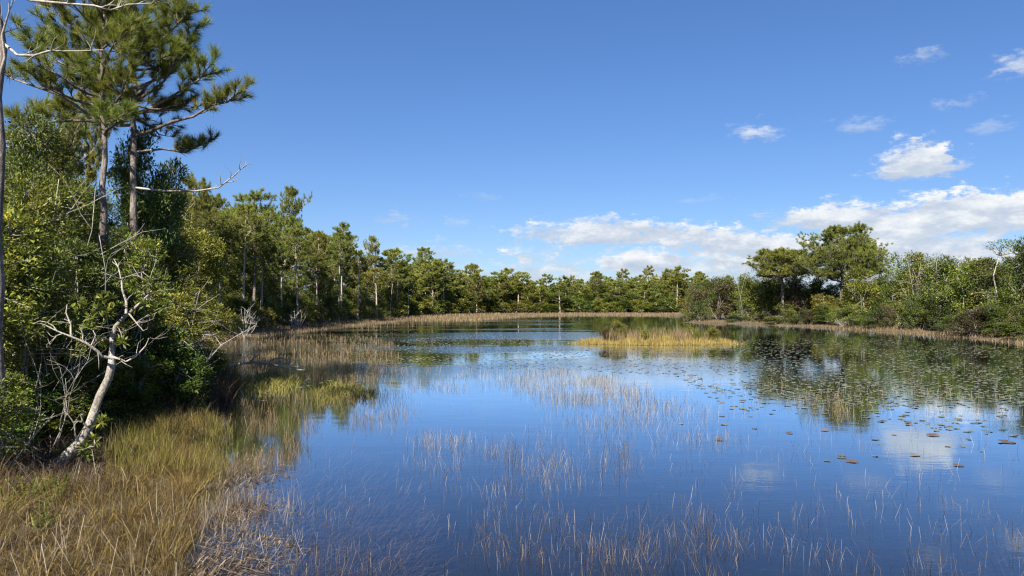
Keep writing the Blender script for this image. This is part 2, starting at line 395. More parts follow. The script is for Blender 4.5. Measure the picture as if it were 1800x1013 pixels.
def hz(x, y): return float(height([[x, y]])[0])

def build_terrain():
    rad = np.concatenate([np.linspace(0.5, 8, 12)[:-1], np.geomspace(8, 320, 200), np.geomspace(340, 9000, 24)])
    th = np.concatenate([np.linspace(-50, 50, 280), np.linspace(50, 310, 100)[1:-1]]) * math.pi / 180
    A, B = np.meshgrid(rad, th, indexing='ij')
    P = np.stack([A * np.sin(B), A * np.cos(B)], -1).reshape(-1, 2); z = height(P)
    V = np.column_stack([P, z]); nr, nt = len(rad), len(th)
    i = np.arange(nr - 1)[:, None] * nt; j = np.arange(nt)[None]; j2 = (j + 1) % nt
    a, b, c, d = i + j, i + j2, i + nt + j2, i + nt + j
    Fc = np.concatenate([np.stack([a, c, b], -1).reshape(-1, 3), np.stack([a, d, c], -1).reshape(-1, 3)])
    V = np.vstack([V, [0, 0, hz(0, 0)]]); k = len(V) - 1
    Fc = np.vstack([Fc, np.stack([np.arange(nt), (np.arange(nt) + 1) % nt, np.full(nt, k)], -1)])
    mb = MB(); mb.add(V, Fc); o = put('ground', mb.mesh('ground', M_GROUND, True)); tag(o, 'dark peaty ground under the woods and the pond', kind='structure')
    mb = MB(); g = np.array([[-120, -40], [200, -40], [200, 330], [-120, 330]], float)
    mb.add(np.column_stack([g, np.zeros(4)]), [[0, 1, 2], [0, 2, 3]])
    tag(put('pond_water', mb.mesh('pond_water', M_WATER)), 'still blue pond water reflecting the sky and trees', kind='structure')
build_terrain()


# ------------------------------------------------------------------ tree builders
def path(p0, dirv, L, k, g, wander=0.15, lift=0.0):
    pts = [np.array(p0, float)]; d = unit(np.array(dirv, float))
    for i in range(k):
        d = unit(d + g.normal(0, wander, 3) + np.array([0, 0, lift]))
        pts.append(pts[-1] + d * L / k)
    return np.array(pts)

def limb_foliage(wood, tufts, main, r0, g, nsec, nter, seclen, sides=(6, 4, 3), start=0.3, twig=True, bare=False, up=1.0):
    """side branches and twigs along a limb; tufts collects (point, direction) of twig ends"""
    L = np.linalg.norm(np.diff(main, axis=0), axis=1).sum(); k = len(main)
    tube(wood, main, np.linspace(r0, r0 * 0.28, k), sides[0], g.uniform(.3, .7), g=g)
    tm = unit(np.gradient(main, axis=0))
    for s in range(nsec):
        f = start + (1 - start) * (s + g.uniform(.2, .9)) / nsec; f = min(f, .99)
        x = f * (k - 1); i = int(x); p = main[i] + (main[min(i + 1, k - 1)] - main[i]) * (x - i)
        side = unit(np.cross(tm[i], [0, 0, 1])) * (1 if s % 2 else -1)
        d = unit(tm[i] * .75 + side * g.uniform(.45, 1.0) + np.array([0, 0, g.uniform(-.05, .45) * up]))
        sl = seclen * (1.1 - .5 * f) * g.uniform(.7, 1.25)
        sp = path(p, d, sl, 4, g, .16, .12 * up)
        tube(wood, sp, np.linspace(r0 * .38, r0 * .14, 5), sides[1], .5, g=g)
        st = unit(np.gradient(sp, axis=0))
        tufts.append((sp[-1], st[-1]))
        for q in range(nter):
            ff = (q + g.uniform(.3, 1)) / nter * 4; ii = min(int(ff), 3); pp = sp[ii] + (sp[ii + 1] - sp[ii]) * (ff - ii)
            dd = unit(st[ii] * .6 + g.normal(0, .55, 3) * [1, 1, up] + np.array([0, 0, .45 * up]))
            tp = path(pp, dd, g.uniform(.18, .5) * max(.6, sl), 2, g, .1, .15)
            if twig: tube(wood, tp, np.linspace(r0 * .16, r0 * .08, 3), sides[2], .5, False, g=g)
            tufts.append((tp[-1], unit(tp[-1] - tp[-2])))
    tufts.append((main[-1], tm[-1]))

def pine_proto(seed, H=13.0, cs=.5, Rm=3.0, nl=26, nsec=5, nter=3, K=28, nl_len=.30, nw=.022, spread=.55, r0=.17, top='round', sides=(5, 3, 3), moss=0, twig=True, trunk_mat=None, stubs=4, tiers=0):
    g = np.random.default_rng(seed); wood = MB(); crown = MB(); tufts = []
    k = 12; zz = np.linspace(0, 1, k) ** .9; lx, ly = g.normal(0, .022, 2) * H
    tp = np.stack([lx * zz ** 2 + g.normal(0, .03, k) * (zz > 0), ly * zz ** 2 + g.normal(0, .03, k) * (zz > 0), zz * H * .93], -1)
    tp[0, 2] = -.25
    tr = r0 * (1 - zz * .82); tr[0] *= 1.25
    tube(wood, tp, tr, 9, .5, g=g)
    a = g.uniform(0, 6.28)
    for i in range(nl):
        f = (i + g.uniform(0, .9)) / nl; a += 2.4 + g.normal(0, .4)
        if top == 'flat': rd = Rm * (.50 + .5 * f ** .8) * (1 if f < .75 else 1.25 - f) 
        else: rd = Rm * math.sqrt(max(0.02, 1 - f ** 2.6)) * (.55 + .45 * min(1, f * 3.5))
        rd *= g.uniform(.55, 1.08); ze = H * (cs + (1 - cs) * f) * .985 + g.normal(0, .12)
        if tiers: ze = H * (cs + (1 - cs) * (math.floor(f * tiers) + .75) / tiers) * .985 + g.normal(0, .10)
        zs = np.clip(ze - rd * g.uniform(.15, .6), cs * H * .93, H * .90)
        x = np.interp(zs, tp[:, 2], np.arange(k)); j = min(int(x), k - 2); p = tp[j] + (tp[j + 1] - tp[j]) * (x - j)
        end = np.array([p[0] + rd * math.cos(a), p[1] + rd * math.sin(a), ze]); L = np.linalg.norm(end - p)
        main = path(p, end - p, L, 5, g, .11, .0); main += (end - main[-1]) * (np.linspace(0, 1, 6)[:, None] ** 1.5)
        limb_foliage(wood, tufts, main, max(.02, r0 * .28 * (1 - .5 * f)), g, nsec, nter, max(.7, L * .58), sides, .18, twig, up=.35 if tiers else 1.0)
    for i in range(stubs):
        z = g.uniform(cs * .45, cs) * H; p = np.array([np.interp(z, tp[:, 2], tp[:, c]) for c in (0, 1, 2)])
        b = g.uniform(0, 6.28); tube(wood, path(p, (math.cos(b), math.sin(b), g.uniform(-.2, .4)), g.uniform(.4, 1.6), 4, g, .15), np.linspace(r0 * .18, .008, 5), 4, .6, g=g)
    C = np.array([t[0] for t in tufts]); A = np.array([t[1] for t in tufts])
    hgt = (C[:, 2] - C[:, 2].min()) / max(np.ptp(C[:, 2]), .1)
    needles(crown, C, A, K, nl_len, nw, spread, g, np.clip(g.uniform(.15, .75, len(C)) + .1 * hgt, 0, 1))
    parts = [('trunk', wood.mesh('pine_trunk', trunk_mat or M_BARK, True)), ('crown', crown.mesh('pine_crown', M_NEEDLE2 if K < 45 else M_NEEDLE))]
    if moss:
        mm = MB(); low = np.where(hgt < .75)[0]; pick = g.choice(low, min(moss, len(low)), False)
        P = C[pick]; n = 16; Pk = np.repeat(P, n, 0) + g.normal(0, .16, (len(P) * n, 3)) * [1, 1, .4]
        L = g.uniform(.4, 1.0, len(P)).repeat(n) * g.uniform(.5, 1.1, len(Pk))
        blades(mm, Pk, g.uniform(0, 6.28, len(Pk)), -L, .08, .035, g.uniform(.2, .9, len(Pk)))
        parts.append(('hanging_moss', mm.mesh('hanging_moss', M_MOSS)))
    return dict(parts=parts, H=H, W=2 * Rm)

def shrub_proto(seed, H=4.0, W=3.4, lobes=9, clus=150, per=40, LL=.09, LW=.036, stems=6, mat=None, low=.12, rc=.24, twigs=60, tw_r=.009, open_=0.0, stem_r=.035, stem_mat=None):
    g = np.random.default_rng(seed); wood = MB(); crown = MB()
    lob = []
    for i in range(lobes):
        a = g.uniform(0, 6.28); f = (i + .5) / lobes
        zc = H * (low + .12 + (.80 - low) * f ** .85); rad = W / 2 * (1 - .75 * max(0, f - .35)) * g.uniform(.25, .75)
        lob.append((np.array([rad * math.cos(a), rad * math.sin(a), zc]), W * g.uniform(.17, .27) * (1.15 - .35 * f)))
    # stems run up into lobes
    spts = []
    for i in range(max(stems, 1)):
        c, r = lob[int(g.integers(0, lobes))] if i < stems - 1 else lob[-1]
        b = np.array([g.normal(0, .10), g.normal(0, .10), -.15]); mid = b + (c - b) * .5 + g.normal(0, .14, 3) * [1, 1, .3] + [0, 0, H * .07]
        q1 = b + (mid - b) * .5 + g.normal(0, .08, 3); q3 = mid + (c - mid) * .5 + g.normal(0, .12, 3)
        pts = np.array([b, q1, mid, q3, c + g.normal(0, .1, 3)])
        tube(wood, pts, np.linspace(stem_r * g.uniform(.8, 1.3), .012, 5), 5, g.uniform(.2, .9), g=g); spts.append(pts)
    allp = np.concatenate([np.concatenate([s[i] + (s[i + 1] - s[i]) * f for i in range(1, 4) for f in (np.linspace(0, 1, 4)[:, None],)]) for s in spts])
    cen = []; out = []
    for i in range(clus):
        c, r = lob[int(g.integers(0, lobes))]
        d = unit(g.normal(0, 1, 3) + np.array([0, 0, .25])); rr = r * g.uniform(.65, 1.12)
        p = c + d * rr * np.array([1, 1, .85])
        if p[2] < H * low * .6: p[2] = H * low * .6 + abs(g.normal(0, .1))
        cen.append(p); out.append(unit(d + unit(p * [1, 1, .25]) * .5))
    cen = np.array(cen); out = np.array(out)
    for i in g.choice(clus, min(twigs, clus), False):
        j = np.argmin(np.linalg.norm(allp - cen[i], axis=1)); a = allp[j]; m = (a + cen[i]) / 2 + g.normal(0, .12, 3)
        tube(wood, np.array([a, m, cen[i] + out[i] * rc * g.uniform(.2, 1.1)]), [tw_r * 1.5, tw_r, tw_r * .5], 3, g.uniform(.2, 1), False, g=g)
    n = clus * per; ci = np.repeat(np.arange(clus), per)
    off = g.normal(0, 1, (n, 3)); off = unit(off) * (g.uniform(0, 1, (n, 1)) ** .45) * rc * g.uniform(.6, 1.4, clus)[ci][:, None] * [1, 1, .75]
    P = cen[ci] + off; P[:, 2] = np.maximum(P[:, 2], .05)
    D = unit(unit(off) * .8 + out[ci] * .5 + g.normal(0, .45, (n, 3)) + [0, 0, .1]); N = unit(g.normal(0, .55, (n, 3)) + [0, 0, 1.0] + out[ci] * .5)
    tint = np.clip(g.uniform(.2, .62, clus)[ci] + g.normal(0, .14, n), 0, .93); tint[g.uniform(0, 1, n) < .010] = 1.0
    s = g.uniform(.65, 1.2, n); leaves(crown, P, D, N, LL * s, LW * s, tint)
    return dict(parts=[('trunk', wood.mesh('shrub_stem', stem_mat or M_TWIG, True)), ('crown', crown.mesh('shrub_crown', mat or M_LEAF))], H=H, W=W)

print('protos')
S_NEAR = [shrub_proto(11, 6.5, 3.6, 11, 300, 46, .130, .050, 7, M_LEAF, .10, .27, 200, .014),
          shrub_proto(12, 6.0, 3.2, 10, 300, 46, .120, .052, 6, M_LEAFD, .12, .25, 110, .012),
          shrub_proto(13, 3.0, 2.8, 9, 280, 54, .090, .034, 8, M_LEAFY, .06, .19, 120, .010),
          shrub_proto(14, 7.5, 3.4, 12, 310, 42, .125, .046, 6, M_LEAF, .14, .26, 240, .015),
          shrub_proto(15, 2.2, 2.4, 8, 240, 54, .105, .046, 8, M_LEAFD, .05, .18, 80, .008)]
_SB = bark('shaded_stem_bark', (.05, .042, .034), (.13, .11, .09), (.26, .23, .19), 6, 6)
S_MID = [shrub_proto(21, 5.0, 4.2, 10, 190, 30, .17, .085, 6, M_LEAF, .05, .36, 80, .022, stem_r=.06, stem_mat=_SB),
         shrub_proto(22, 5.0, 3.8, 9, 170, 30, .16, .085, 6, M_LEAF, .05, .36, 50, .020, stem_r=.06, stem_mat=_SB),
         shrub_proto(23, 4.0, 4.0, 9, 170, 32, .16, .075, 6, M_LEAFY, .04, .33, 70, .020, stem_r=.05),
         shrub_proto(24, 6.5, 4.0, 11, 200, 28, .18, .085, 6, M_LEAF, .10, .38, 90, .024, stem_r=.07),
         shrub_proto(25, 3.0, 3.6, 8, 150, 30, .15, .070, 7, M_LEAFB, .03, .30, 90, .018, stem_r=.04, stem_mat=_SB)]
S_FAR = [shrub_proto(31, 5.0, 5.0, 9, 100, 22, .34, .20, 4, M_LEAF, .03, .50, 24, .045, stem_r=.08, stem_mat=M_DEAD),
         shrub_proto(32, 4.2, 5.0, 8, 90, 22, .34, .20, 4, M_LEAFY, .03, .48, 24, .045, stem_r=.08, stem_mat=M_DEAD),
         shrub_proto(33, 6.5, 4.6, 9, 100, 22, .34, .20, 4, M_LEAFD, .04, .50, 18, .045, stem_r=.08, stem_mat=M_DEAD)]
P_MID = [pine_proto(41, 13, .40, 3.0, 34, 6, 5, 30, .33, .034),
         pine_proto(42, 13, .50, 2.8, 30, 6, 5, 30, .33, .034, trunk_mat=M_BARKT),
         pine_proto(43, 13, .26, 3.0, 44, 6, 5, 28, .33, .034),
         pine_proto(44, 13, .68, 2.6, 22, 6, 5, 28, .32, .032, top='flat', trunk_mat=M_BARKT),
         pine_proto(45, 13, .33, 2.6, 40, 6, 5, 28, .33, .034, trunk_mat=M_BARKT)]
P_FAR = [pine_proto(51, 13, .40, 2.8, 24, 5, 3, 22, .48, .085, twig=False, trunk_mat=M_BARKT),
         pine_proto(52, 13, .52, 2.6, 20, 5, 3, 22, .48, .085, twig=False, trunk_mat=M_BARKT),
         pine_proto(53, 13, .28, 3.0, 30, 5, 3, 22, .48, .085, twig=False, trunk_mat=M_BARKT),
         pine_proto(54, 13, .66, 2.4, 15, 5, 3, 22, .48, .085, top='flat', twig=False, trunk_mat=M_BARKT)]
print('protos done')


def stand(proto, name, label, cat, px, D, topy, wide=None, group=None, mat=None, rz=None):
    """stand a tree on the ground D metres out at picture column px, its top at picture row topy"""
    x = xat(px, D); z = hz(x, D); h = hat(topy, D) - z; s = h / proto['H']
    w = s if wide is None else wide / proto['W']
    return plant(proto, name, label, cat, (x, D, z), random.uniform(0, 6.28) if rz is None else rz, (w, w, s), group, mat)


# ------------------------------------------------------------------ the three near pines
def near_pine(name, label, px, D, topy, r0, limbs, nrand, cs, Rm, seed, basepx=None):
    g = np.random.default_rng(seed)
    x = xat(px, D); z0 = hz(x, D); H = hat(topy, D) - z0
    e = thing(name, label, 'pine tree', (x, D, z0))
    o3 = np.array([x, D, z0]); k = 16; zz = np.linspace(0, 1, k)
    tp = np.stack([g.normal(0, .03, k), g.normal(0, .03, k), zz * H], -1)
    bx = 0 if basepx is None else xat(basepx, D) - x
    tp[:, 0] += bx * (1 - zz) ** 1.5; tp[0, 2] = -.3
    wood = MB(); tr = r0 * (1 - .8 * zz ** 1.3); tr[0] *= 1.2
    tube(wood, tp, tr, 14, .5, bump=.05, g=g)
    put('trunk', wood.mesh('near_pine_trunk', M_BARK, True), e)
    def on_trunk(z): return np.array([np.interp(z, tp[:, 2], tp[:, c]) for c in range(3)])
    def do(main, rr, nsec, nter, seclen, start, K, L=.34, bare=False):
        w = MB(); tf = []
        limb_foliage(w, tf, main, rr, g, nsec, nter, seclen, (7, 4, 3), start)
        lo = put('limb', w.mesh('pine_limb', M_TWIG if bare else M_BARK, True), e)
        if K:
            c = MB(); C = np.array([t[0] for t in tf]); A = np.array([t[1] for t in tf])
            needles(c, C, A, K, L, .0125, .46, g)
            put('needle_foliage', c.mesh('pine_needle_foliage', M_NEEDLE), lo)
    for pts, rr, nsec, nter, sl, st, K, dz in limbs:       # limbs read off the photograph
        P = np.array([at(a, b, D + dz * i / max(1, len(pts) - 1)) for i, (a, b) in enumerate(pts)]) - o3
        P[0] = on_trunk(P[0][2])
        do(P, rr, nsec, nter, sl, st, K, bare=(K == 0))
    a = g.uniform(0, 6.28)
    for i in range(nrand):
        f = (i + g.uniform(0, .8)) / nrand; z = H * (cs + (1 - cs) * f * .97); a += 2.4 + g.normal(0, .35)
        L = Rm * (1 - .72 * f ** 2) * g.uniform(.35, 1.25)
        do(path(on_trunk(z), (math.cos(a), math.sin(a), .05 + .8 * f), L, 6, g, .14, .05), max(.025, .06 * (1 - .5 * f)), 7, 4, L * .38, .25, 64)
    return e

near_pine('pine_tree', 'tall pine with long crooked limb reaching right over the pond', 231, 23.0, -45, .15, [
    ([(236, 238), (262, 232), (300, 215), (340, 205), (372, 185), (400, 180), (424, 160)], .062, 9, 5, .75, .52, 60, -1.0),
    ([(234, 205), (280, 182), (318, 160), (350, 140), (372, 112)], .05, 9, 5, .8, .35, 60, -.8),
    ([(236, 268), (285, 262), (325, 268), (362, 252)], .045, 8, 5, .65, .4, 60, 1.2),
    ([(233, 170), (270, 140), (310, 100), (345, 50)], .05, 9, 5, .8, .3, 60, .5),
    ([(232, 120), (270, 85), (305, 50), (330, 22)], .045, 9, 5, .8, .3, 60, -1.0),
    ([(236, 330), (290, 336), (345, 336), (385, 330), (410, 310), (432, 290)], .04, 7, 2, .55, .5, 0, -1.5),
    ([(230, 190), (200, 160), (165, 140), (130, 120)], .045, 8, 5, .75, .3, 60, -1.2)], 25, .64, 3.0, 101)
near_pine('pine_tree', 'straight pine with grey trunk left of the crooked limbed pine', 176, 22.0, -5, .14, [
    ([(178, 222), (140, 190), (100, 165), (60, 152), (20, 138), (-15, 118)], .055, 10, 4, .75, .25, 52, -.5),
    ([(178, 205), (130, 195), (100, 205), (70, 195)], .04, 8, 4, .6, .3, 52, 1.5),
    ([(180, 140), (150, 110), (110, 80), (80, 40)], .045, 9, 4, .7, .3, 52, .8)], 25, .66, 3.0, 102, 182)
near_pine('pine_tree', 'dark pine trunk at the left edge with bare limbs overhead', -6, 12.5, -420, .12, [
    ([(0, 75), (18, 86), (30, 97), (60, 98), (85, 90), (140, 90), (181, 88)], .030, 6, 2, .35, .3, 0, -.3),
    ([(-2, -30), (22, -12), (55, 1), (110, 6), (165, 10), (195, 18), (225, 8), (275, 6)], .032, 8, 3, .40, .35, 0, .3),
    ([(5, 140), (9, 100), (4, 60), (16, 20), (17, -30)], .03, 4, 2, .3, .4, 0, -.4)], 9, .86, 2.2, 103, -4)


# ------------------------------------------------------------------ the left thicket, each shrub placed by eye
thicket = [  # proto, px, D, topy, width, material, label
    (3, 20, 20, 178, 3.0, M_LEAFD, 'tall dark leaved tree at the left edge below the bare limbs'),
    (3, 75, 24, 215, 3.2, M_LEAF, 'tall olive green tree left of the straight grey pine'),
    (0, 20, 17, 285, 3.0, M_LEAF, 'olive leaved shrub tree at the left edge with grey twigs'),
    (3, 92, 20.5, 300, 2.8, M_LEAF, 'twiggy olive shrub tree in front of the straight grey pine'),
    (1, 256, 24.3, 208, 2.4, M_LEAFD, 'slim dark leaved tree clinging to the crooked limbed pine trunk'),
    (1, 292, 26.5, 268, 2.6, M_LEAFD, 'dark leaved tree right behind the crooked limbed pine'),
    (1, 215, 25.5, 300, 2.4, M_LEAFD, 'dark leaved shrub tree filling between the two tall pines'),
    (0, 140, 21.0, 425, 3.0, M_LEAF, 'wide olive shrub tree below the straight grey pine'),
    (3, 300, 30, 345, 3.2, M_LEAF, 'shrub tree right of the crooked limbed pine'),
    (0, 45, 15.0, 400, 2.8, M_LEAF, 'olive shrub behind the dark trunk at the left edge'),
    (1, 110, 17.0, 415, 2.8, M_LEAFD, 'dark green shrub behind the pale leaning tree, left side'),
    (0, 240, 22.0, 400, 3.0, M_LEAF, 'olive shrub below the crooked limbed pine trunk'),
    (3, 300, 25.0, 420, 3.0, M_LEAF, 'olive shrub with pale twigs at the thicket edge near the pond'),
    (1, 350, 34.0, 395, 3.4, M_LEAF, 'shrub tree standing behind the thicket edge by the inlet'),
    (1, 190, 18.5, 500, 2.6, M_LEAFD, 'dark green shrub directly behind the pale leaning tree top'),
    (0, 275, 21.0, 500, 2.8, M_LEAF, 'rounded green shrub at the thicket foot beside the inlet'),
    (1, 320, 24.0, 570, 2.4, M_LEAF, 'low green shrub leaning over the inlet water'),
    (4, 290, 19.5, 590, 2.6, M_LEAFD, 'low dense dark shrub above the shade toned dead grass'),
    (4, 345, 25.0, 615, 2.2, M_LEAF, 'low olive shrub at the water edge beside the fallen branch'),
    (2, 60, 16.0, 600, 2.6, M_LEAFY, 'yellow green shrub under the dark trunk at the left edge'),
    (2, 140, 17.0, 595, 2.6, M_LEAFY, 'yellow green shrub left of the pale leaning trunk'),
    (4, 50, 15.0, 672, 2.2, M_LEAFD, 'low glossy green bush in the bottom left beside the leaning trunk foot'),
    (4, 118, 15.6, 668, 2.0, M_LEAF, 'low green bush behind the pale leaning trunk'),
    (2, 225, 18.0, 630, 2.0, M_LEAFY, 'yellow green bush right of the pale leaning trunk'),
    (4, 205, 17.2, 680, 1.6, M_LEAFD, 'small dark bush tucked right under the pale leaning trunk'),
    (2, 275, 20.5, 650, 2.0, M_LEAFY, 'small yellow green bush over the shade toned dead grass'),
    (0, -60, 14.0, 330, 3.2, M_LEAF, 'olive shrub cut by the left edge of the picture'),
    (2, -30, 12.5, 620, 2.4, M_LEAF, 'low shrub cut by the left edge beside the dark trunk')]
for i, px, D, ty, w, mt, lb in thicket:
    stand(S_NEAR[i], 'broadleaf_shrub' if hat(ty, D) < 4.5 else 'broadleaf_tree', lb, 'shrub' if hat(ty, D) < 4.5 else 'tree', px, D, ty, w, 'leafy shrubs of the near thicket', mt)
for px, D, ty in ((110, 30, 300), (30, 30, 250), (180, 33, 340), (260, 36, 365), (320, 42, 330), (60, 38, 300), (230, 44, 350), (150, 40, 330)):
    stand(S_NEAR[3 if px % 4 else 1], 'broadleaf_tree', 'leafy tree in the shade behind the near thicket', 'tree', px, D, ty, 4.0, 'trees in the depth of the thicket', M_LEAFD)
for px, D, ty in ((120, 31, 165), (152, 34, 150), (20, 36, 220)):
    stand(P_MID[3], 'pine_tree', 'thin pine standing back behind the two tall near pines', 'pine tree', px, D, ty, 2.6, 'thin pines behind the near pines')


# ------------------------------------------------------------------ pale leaning tree in the foreground
def leaning_tree():
    g = np.random.default_rng(5); D = 13.2
    b = at(78, 832, D); b[2] = hz(b[0], D)
    e = thing('leaning_tree', 'pale barked tree leaning right then upright over the bank grass', 'tree', tuple(b))
    def P(pts, dz=0.0): return np.array([at(x, y, D + dz * i / max(1, len(pts) - 1)) for i, (x, y) in enumerate(pts)]) - b
    mb = MB(); pts = P([(70, 842), (92, 826), (112, 808), (140, 780), (156, 752), (164, 728), (176, 696), (190, 665), (197, 640), (196, 615), (197, 595), (203, 574), (216, 560), (232, 546), (254, 526)], .3)
    pts[0][2] = min(pts[0][2], -.15)
    tube(mb, pts, np.array([13, 11.5, 9.2, 9.4, 8.0, 7.8, 6.4, 6.6, 6.2, 4.6, 4.2, 3.5, 3.4, 2.7, 2.0]) * D / F, 12, .6, bump=.13, g=g)
    put('trunk', mb.mesh('leaning_trunk', M_WHITE, True), e)
    mb = MB(); tube(mb, P([(82, 832), (58, 833), (38, 834), (18, 850), (-2, 868)], -.5), np.array([7, 7, 6.5, 6, 5]) * D / F, 10, .6, bump=.1, g=g)
    put('root', mb.mesh('exposed_root', M_WHITE, True), e)
    br = [([(198, 630), (178, 627), (172, 618), (150, 602), (125, 592), (100, 582), (80, 572)], 4.5, -.6), ([(125, 592), (124, 570), (116, 550), (118, 535)], 2.6, .4),
          ([(222, 552), (222, 530), (215, 510), (214, 495), (208, 470), (200, 455)], 3.4, .5), ([(214, 492), (195, 485), (178, 478)], 2, -.3), ([(214, 490), (232, 484), (250, 478)], 2, .3),
          ([(227, 552), (240, 568), (252, 582)], 2.2, -.5), ([(198, 628), (212, 632), (222, 636)], 3.4, -.3), ([(222, 636), (240, 626), (256, 608), (262, 595)], 2.3, .2),
          ([(156, 756), (146, 742), (142, 730)], 3.4, -.2), ([(140, 778), (132, 766), (131, 745), (122, 732), (114, 720)], 2.4, -.3), ([(75, 830), (60, 815), (48, 806), (48, 792)], 2.2, -.3),
          ([(160, 760), (166, 772), (166, 785)], 2, -.3), ([(145, 600), (146, 588), (140, 575)], 1.6, .2), ([(160, 608), (168, 590), (163, 580), (150, 575)], 1.7, .2), ([(254, 526), (268, 510), (262, 496)], 2.6, .2),
          ([(206, 572), (212, 584), (216, 598)], 1.6, -.2), ([(112, 586), (100, 590), (88, 606)], 1.5, 0), ([(200, 600), (186, 596), (178, 600)], 2, .1)]
    tips = []
    for pts, r, dz in br:
        mb = MB(); q = P(pts, dz); tube(mb, q, np.linspace(r * .75, max(.6, r * .18), len(q)) * D / F, 6, .6, bump=.06, g=g)
        for v in range(3):
            f0 = int(g.integers(1, len(q))); tw = path(q[f0], g.normal(0, 1, 3) + unit(q[f0] - q[f0 - 1]) + [0, 0, .3], g.uniform(.15, .5), 4, g, .3); tube(mb, tw, np.linspace(min(r * .3, 1.2), .35, 5) * D / F, 4, .6, g=g)
        put('branch', mb.mesh('pale_branch', M_WHITE, True), e)
        tips.append(q[-1])
    ros = [at(x, y, D + g.uniform(-.4, .6)) - b for x, y in
           [(150, 538), (165, 530), (180, 525), (195, 528), (205, 540), (140, 545), (135, 530), (172, 545), (190, 552), (160, 560), (270, 515), (282, 525), (290, 540), (275, 545), (262, 555), (255, 535), (300, 530),
            (245, 500), (232, 505), (262, 500), (250, 515), (155, 575), (165, 568), (180, 600), (205, 605), (215, 603), (190, 608), (165, 775), (150, 800), (172, 745), (178, 742), (185, 740), (150, 790), (158, 798), (120, 790), (105, 800), (240, 540), (220, 575)]]
    mb = MB()
    for c in ros:
        n = 26; ax = unit(g.normal(0, .4, 3) + [0, 0, .8]); d = unit(g.normal(0, 1, (n, 3)) + ax * .7)
        leaves(mb, c + d * .03, d, np.tile(ax, (n, 1)) + g.normal(0, .3, (n, 3)), .15 * g.uniform(.6, 1.1, n), .046, np.clip(g.normal(.55, .18, n), 0, .95))
    put('crown', mb.mesh('rosette_leaves', M_LEAF), e)
leaning_tree()

def bare_shrub(label, px, D, topy, n, spread, seed, r=.016, mat=None, name='bare_shrub', fork=3):
    g = np.random.default_rng(seed); x = xat(px, D); z = hz(x, D); e = thing(name, label, 'dead shrub', (x, D, z)); h = hat(topy, D) - z
    for i in range(n):
        mb = MB(); a = g.uniform(0, 6.28); s = g.uniform(.3, 1) * spread
        m = path((g.normal(0, .06), g.normal(0, .06), -.08), (math.cos(a) * s, math.sin(a) * s, 1), h * g.uniform(.7, 1.1), 6, g, .16, .03)
        tube(mb, m, np.linspace(r, r * .4, 7), 5, .6, g=g)
        for f in range(fork):
            j = int(g.integers(2, 6)); b = g.uniform(0, 6.28)
            q = path(m[j], (math.cos(b), math.sin(b), .7), h * g.uniform(.2, .45), 4, g, .22, .02); tube(mb, q, np.linspace(r * .55, r * .2, 5), 4, .6, g=g)
            q = path(q[2], (math.cos(b + 1), math.sin(b + 1), .5), h * g.uniform(.12, .25), 3, g, .22); tube(mb, q, np.linspace(r * .35, r * .15, 4), 3, .6, g=g)
        put('stem', mb.mesh('bare_stem', mat or M_DEAD, True), e)
bare_shrub('thin pale bare stems beside the dark trunk at the left edge', 12, 12.6, 640, 4, .25, 61, .022, M_WHITE)
bare_shrub('tangle of bare grey stems left of the pale leaning tree', 95, 14.6, 600, 5, .8, 62, .009, M_DEAD)
bare_shrub('upright bare grey stem rising in the thicket left of the pines', 78, 17.0, 430, 2, .25, 63, .030, M_WHITE)
bare_shrub('tall bare branching stems above the pale leaning tree', 172, 18.0, 395, 5, .5, 64, .022, M_DEAD)
bare_shrub('bare grey branches at the thicket edge facing the inlet', 268, 22.5, 400, 4, .5, 65, .024, M_DEAD)
bare_shrub('fine grey twigs in front of the thicket beside the dark trunk', 42, 14.2, 540, 4, .5, 71, .010, M_DEAD, fork=5)
bare_shrub('spreading bare grey twigs left above the pale leaning tree', 132, 15.6, 480, 4, .6, 72, .011, M_DEAD, fork=5)
bare_shrub('pale twisted bare stems right above the pale leaning tree', 238, 17.6, 465, 3, .55, 73, .014, M_WHITE, fork=5)
bare_shrub('fine bare twigs at the thicket corner over the inlet', 300, 21.5, 478, 6, .7, 74, .017, M_DEAD, fork=6)
bare_shrub('bare pale stems high in the thicket at the left edge', 45, 16.5, 330, 4, .35, 75, .022, M_WHITE, fork=5)
bare_shrub('bleached dead shrub on the bank beyond the inlet', 432, 66.0, 540, 9, .55, 66, .035, M_DEAD)
bare_shrub('grey bare bush on the far left bank below the pines', 520, 84.0, 540, 7, .7, 67, .035, M_DEAD)
bare_shrub('low grey bare bush on the right shore under the spreading pine', 1480, 93.0, 556, 14, 1.2, 68, .035, M_TWIG, fork=5)
bare_shrub('thin grey bare treetop above the right shore trees', 1608, 84.0, 444, 5, .35, 69, .035, M_DEAD, fork=5)
bare_shrub('bare dead spike rising left of the spreading pine', 1308, 112.0, 455, 2, .10, 70, .028, M_TWIG)

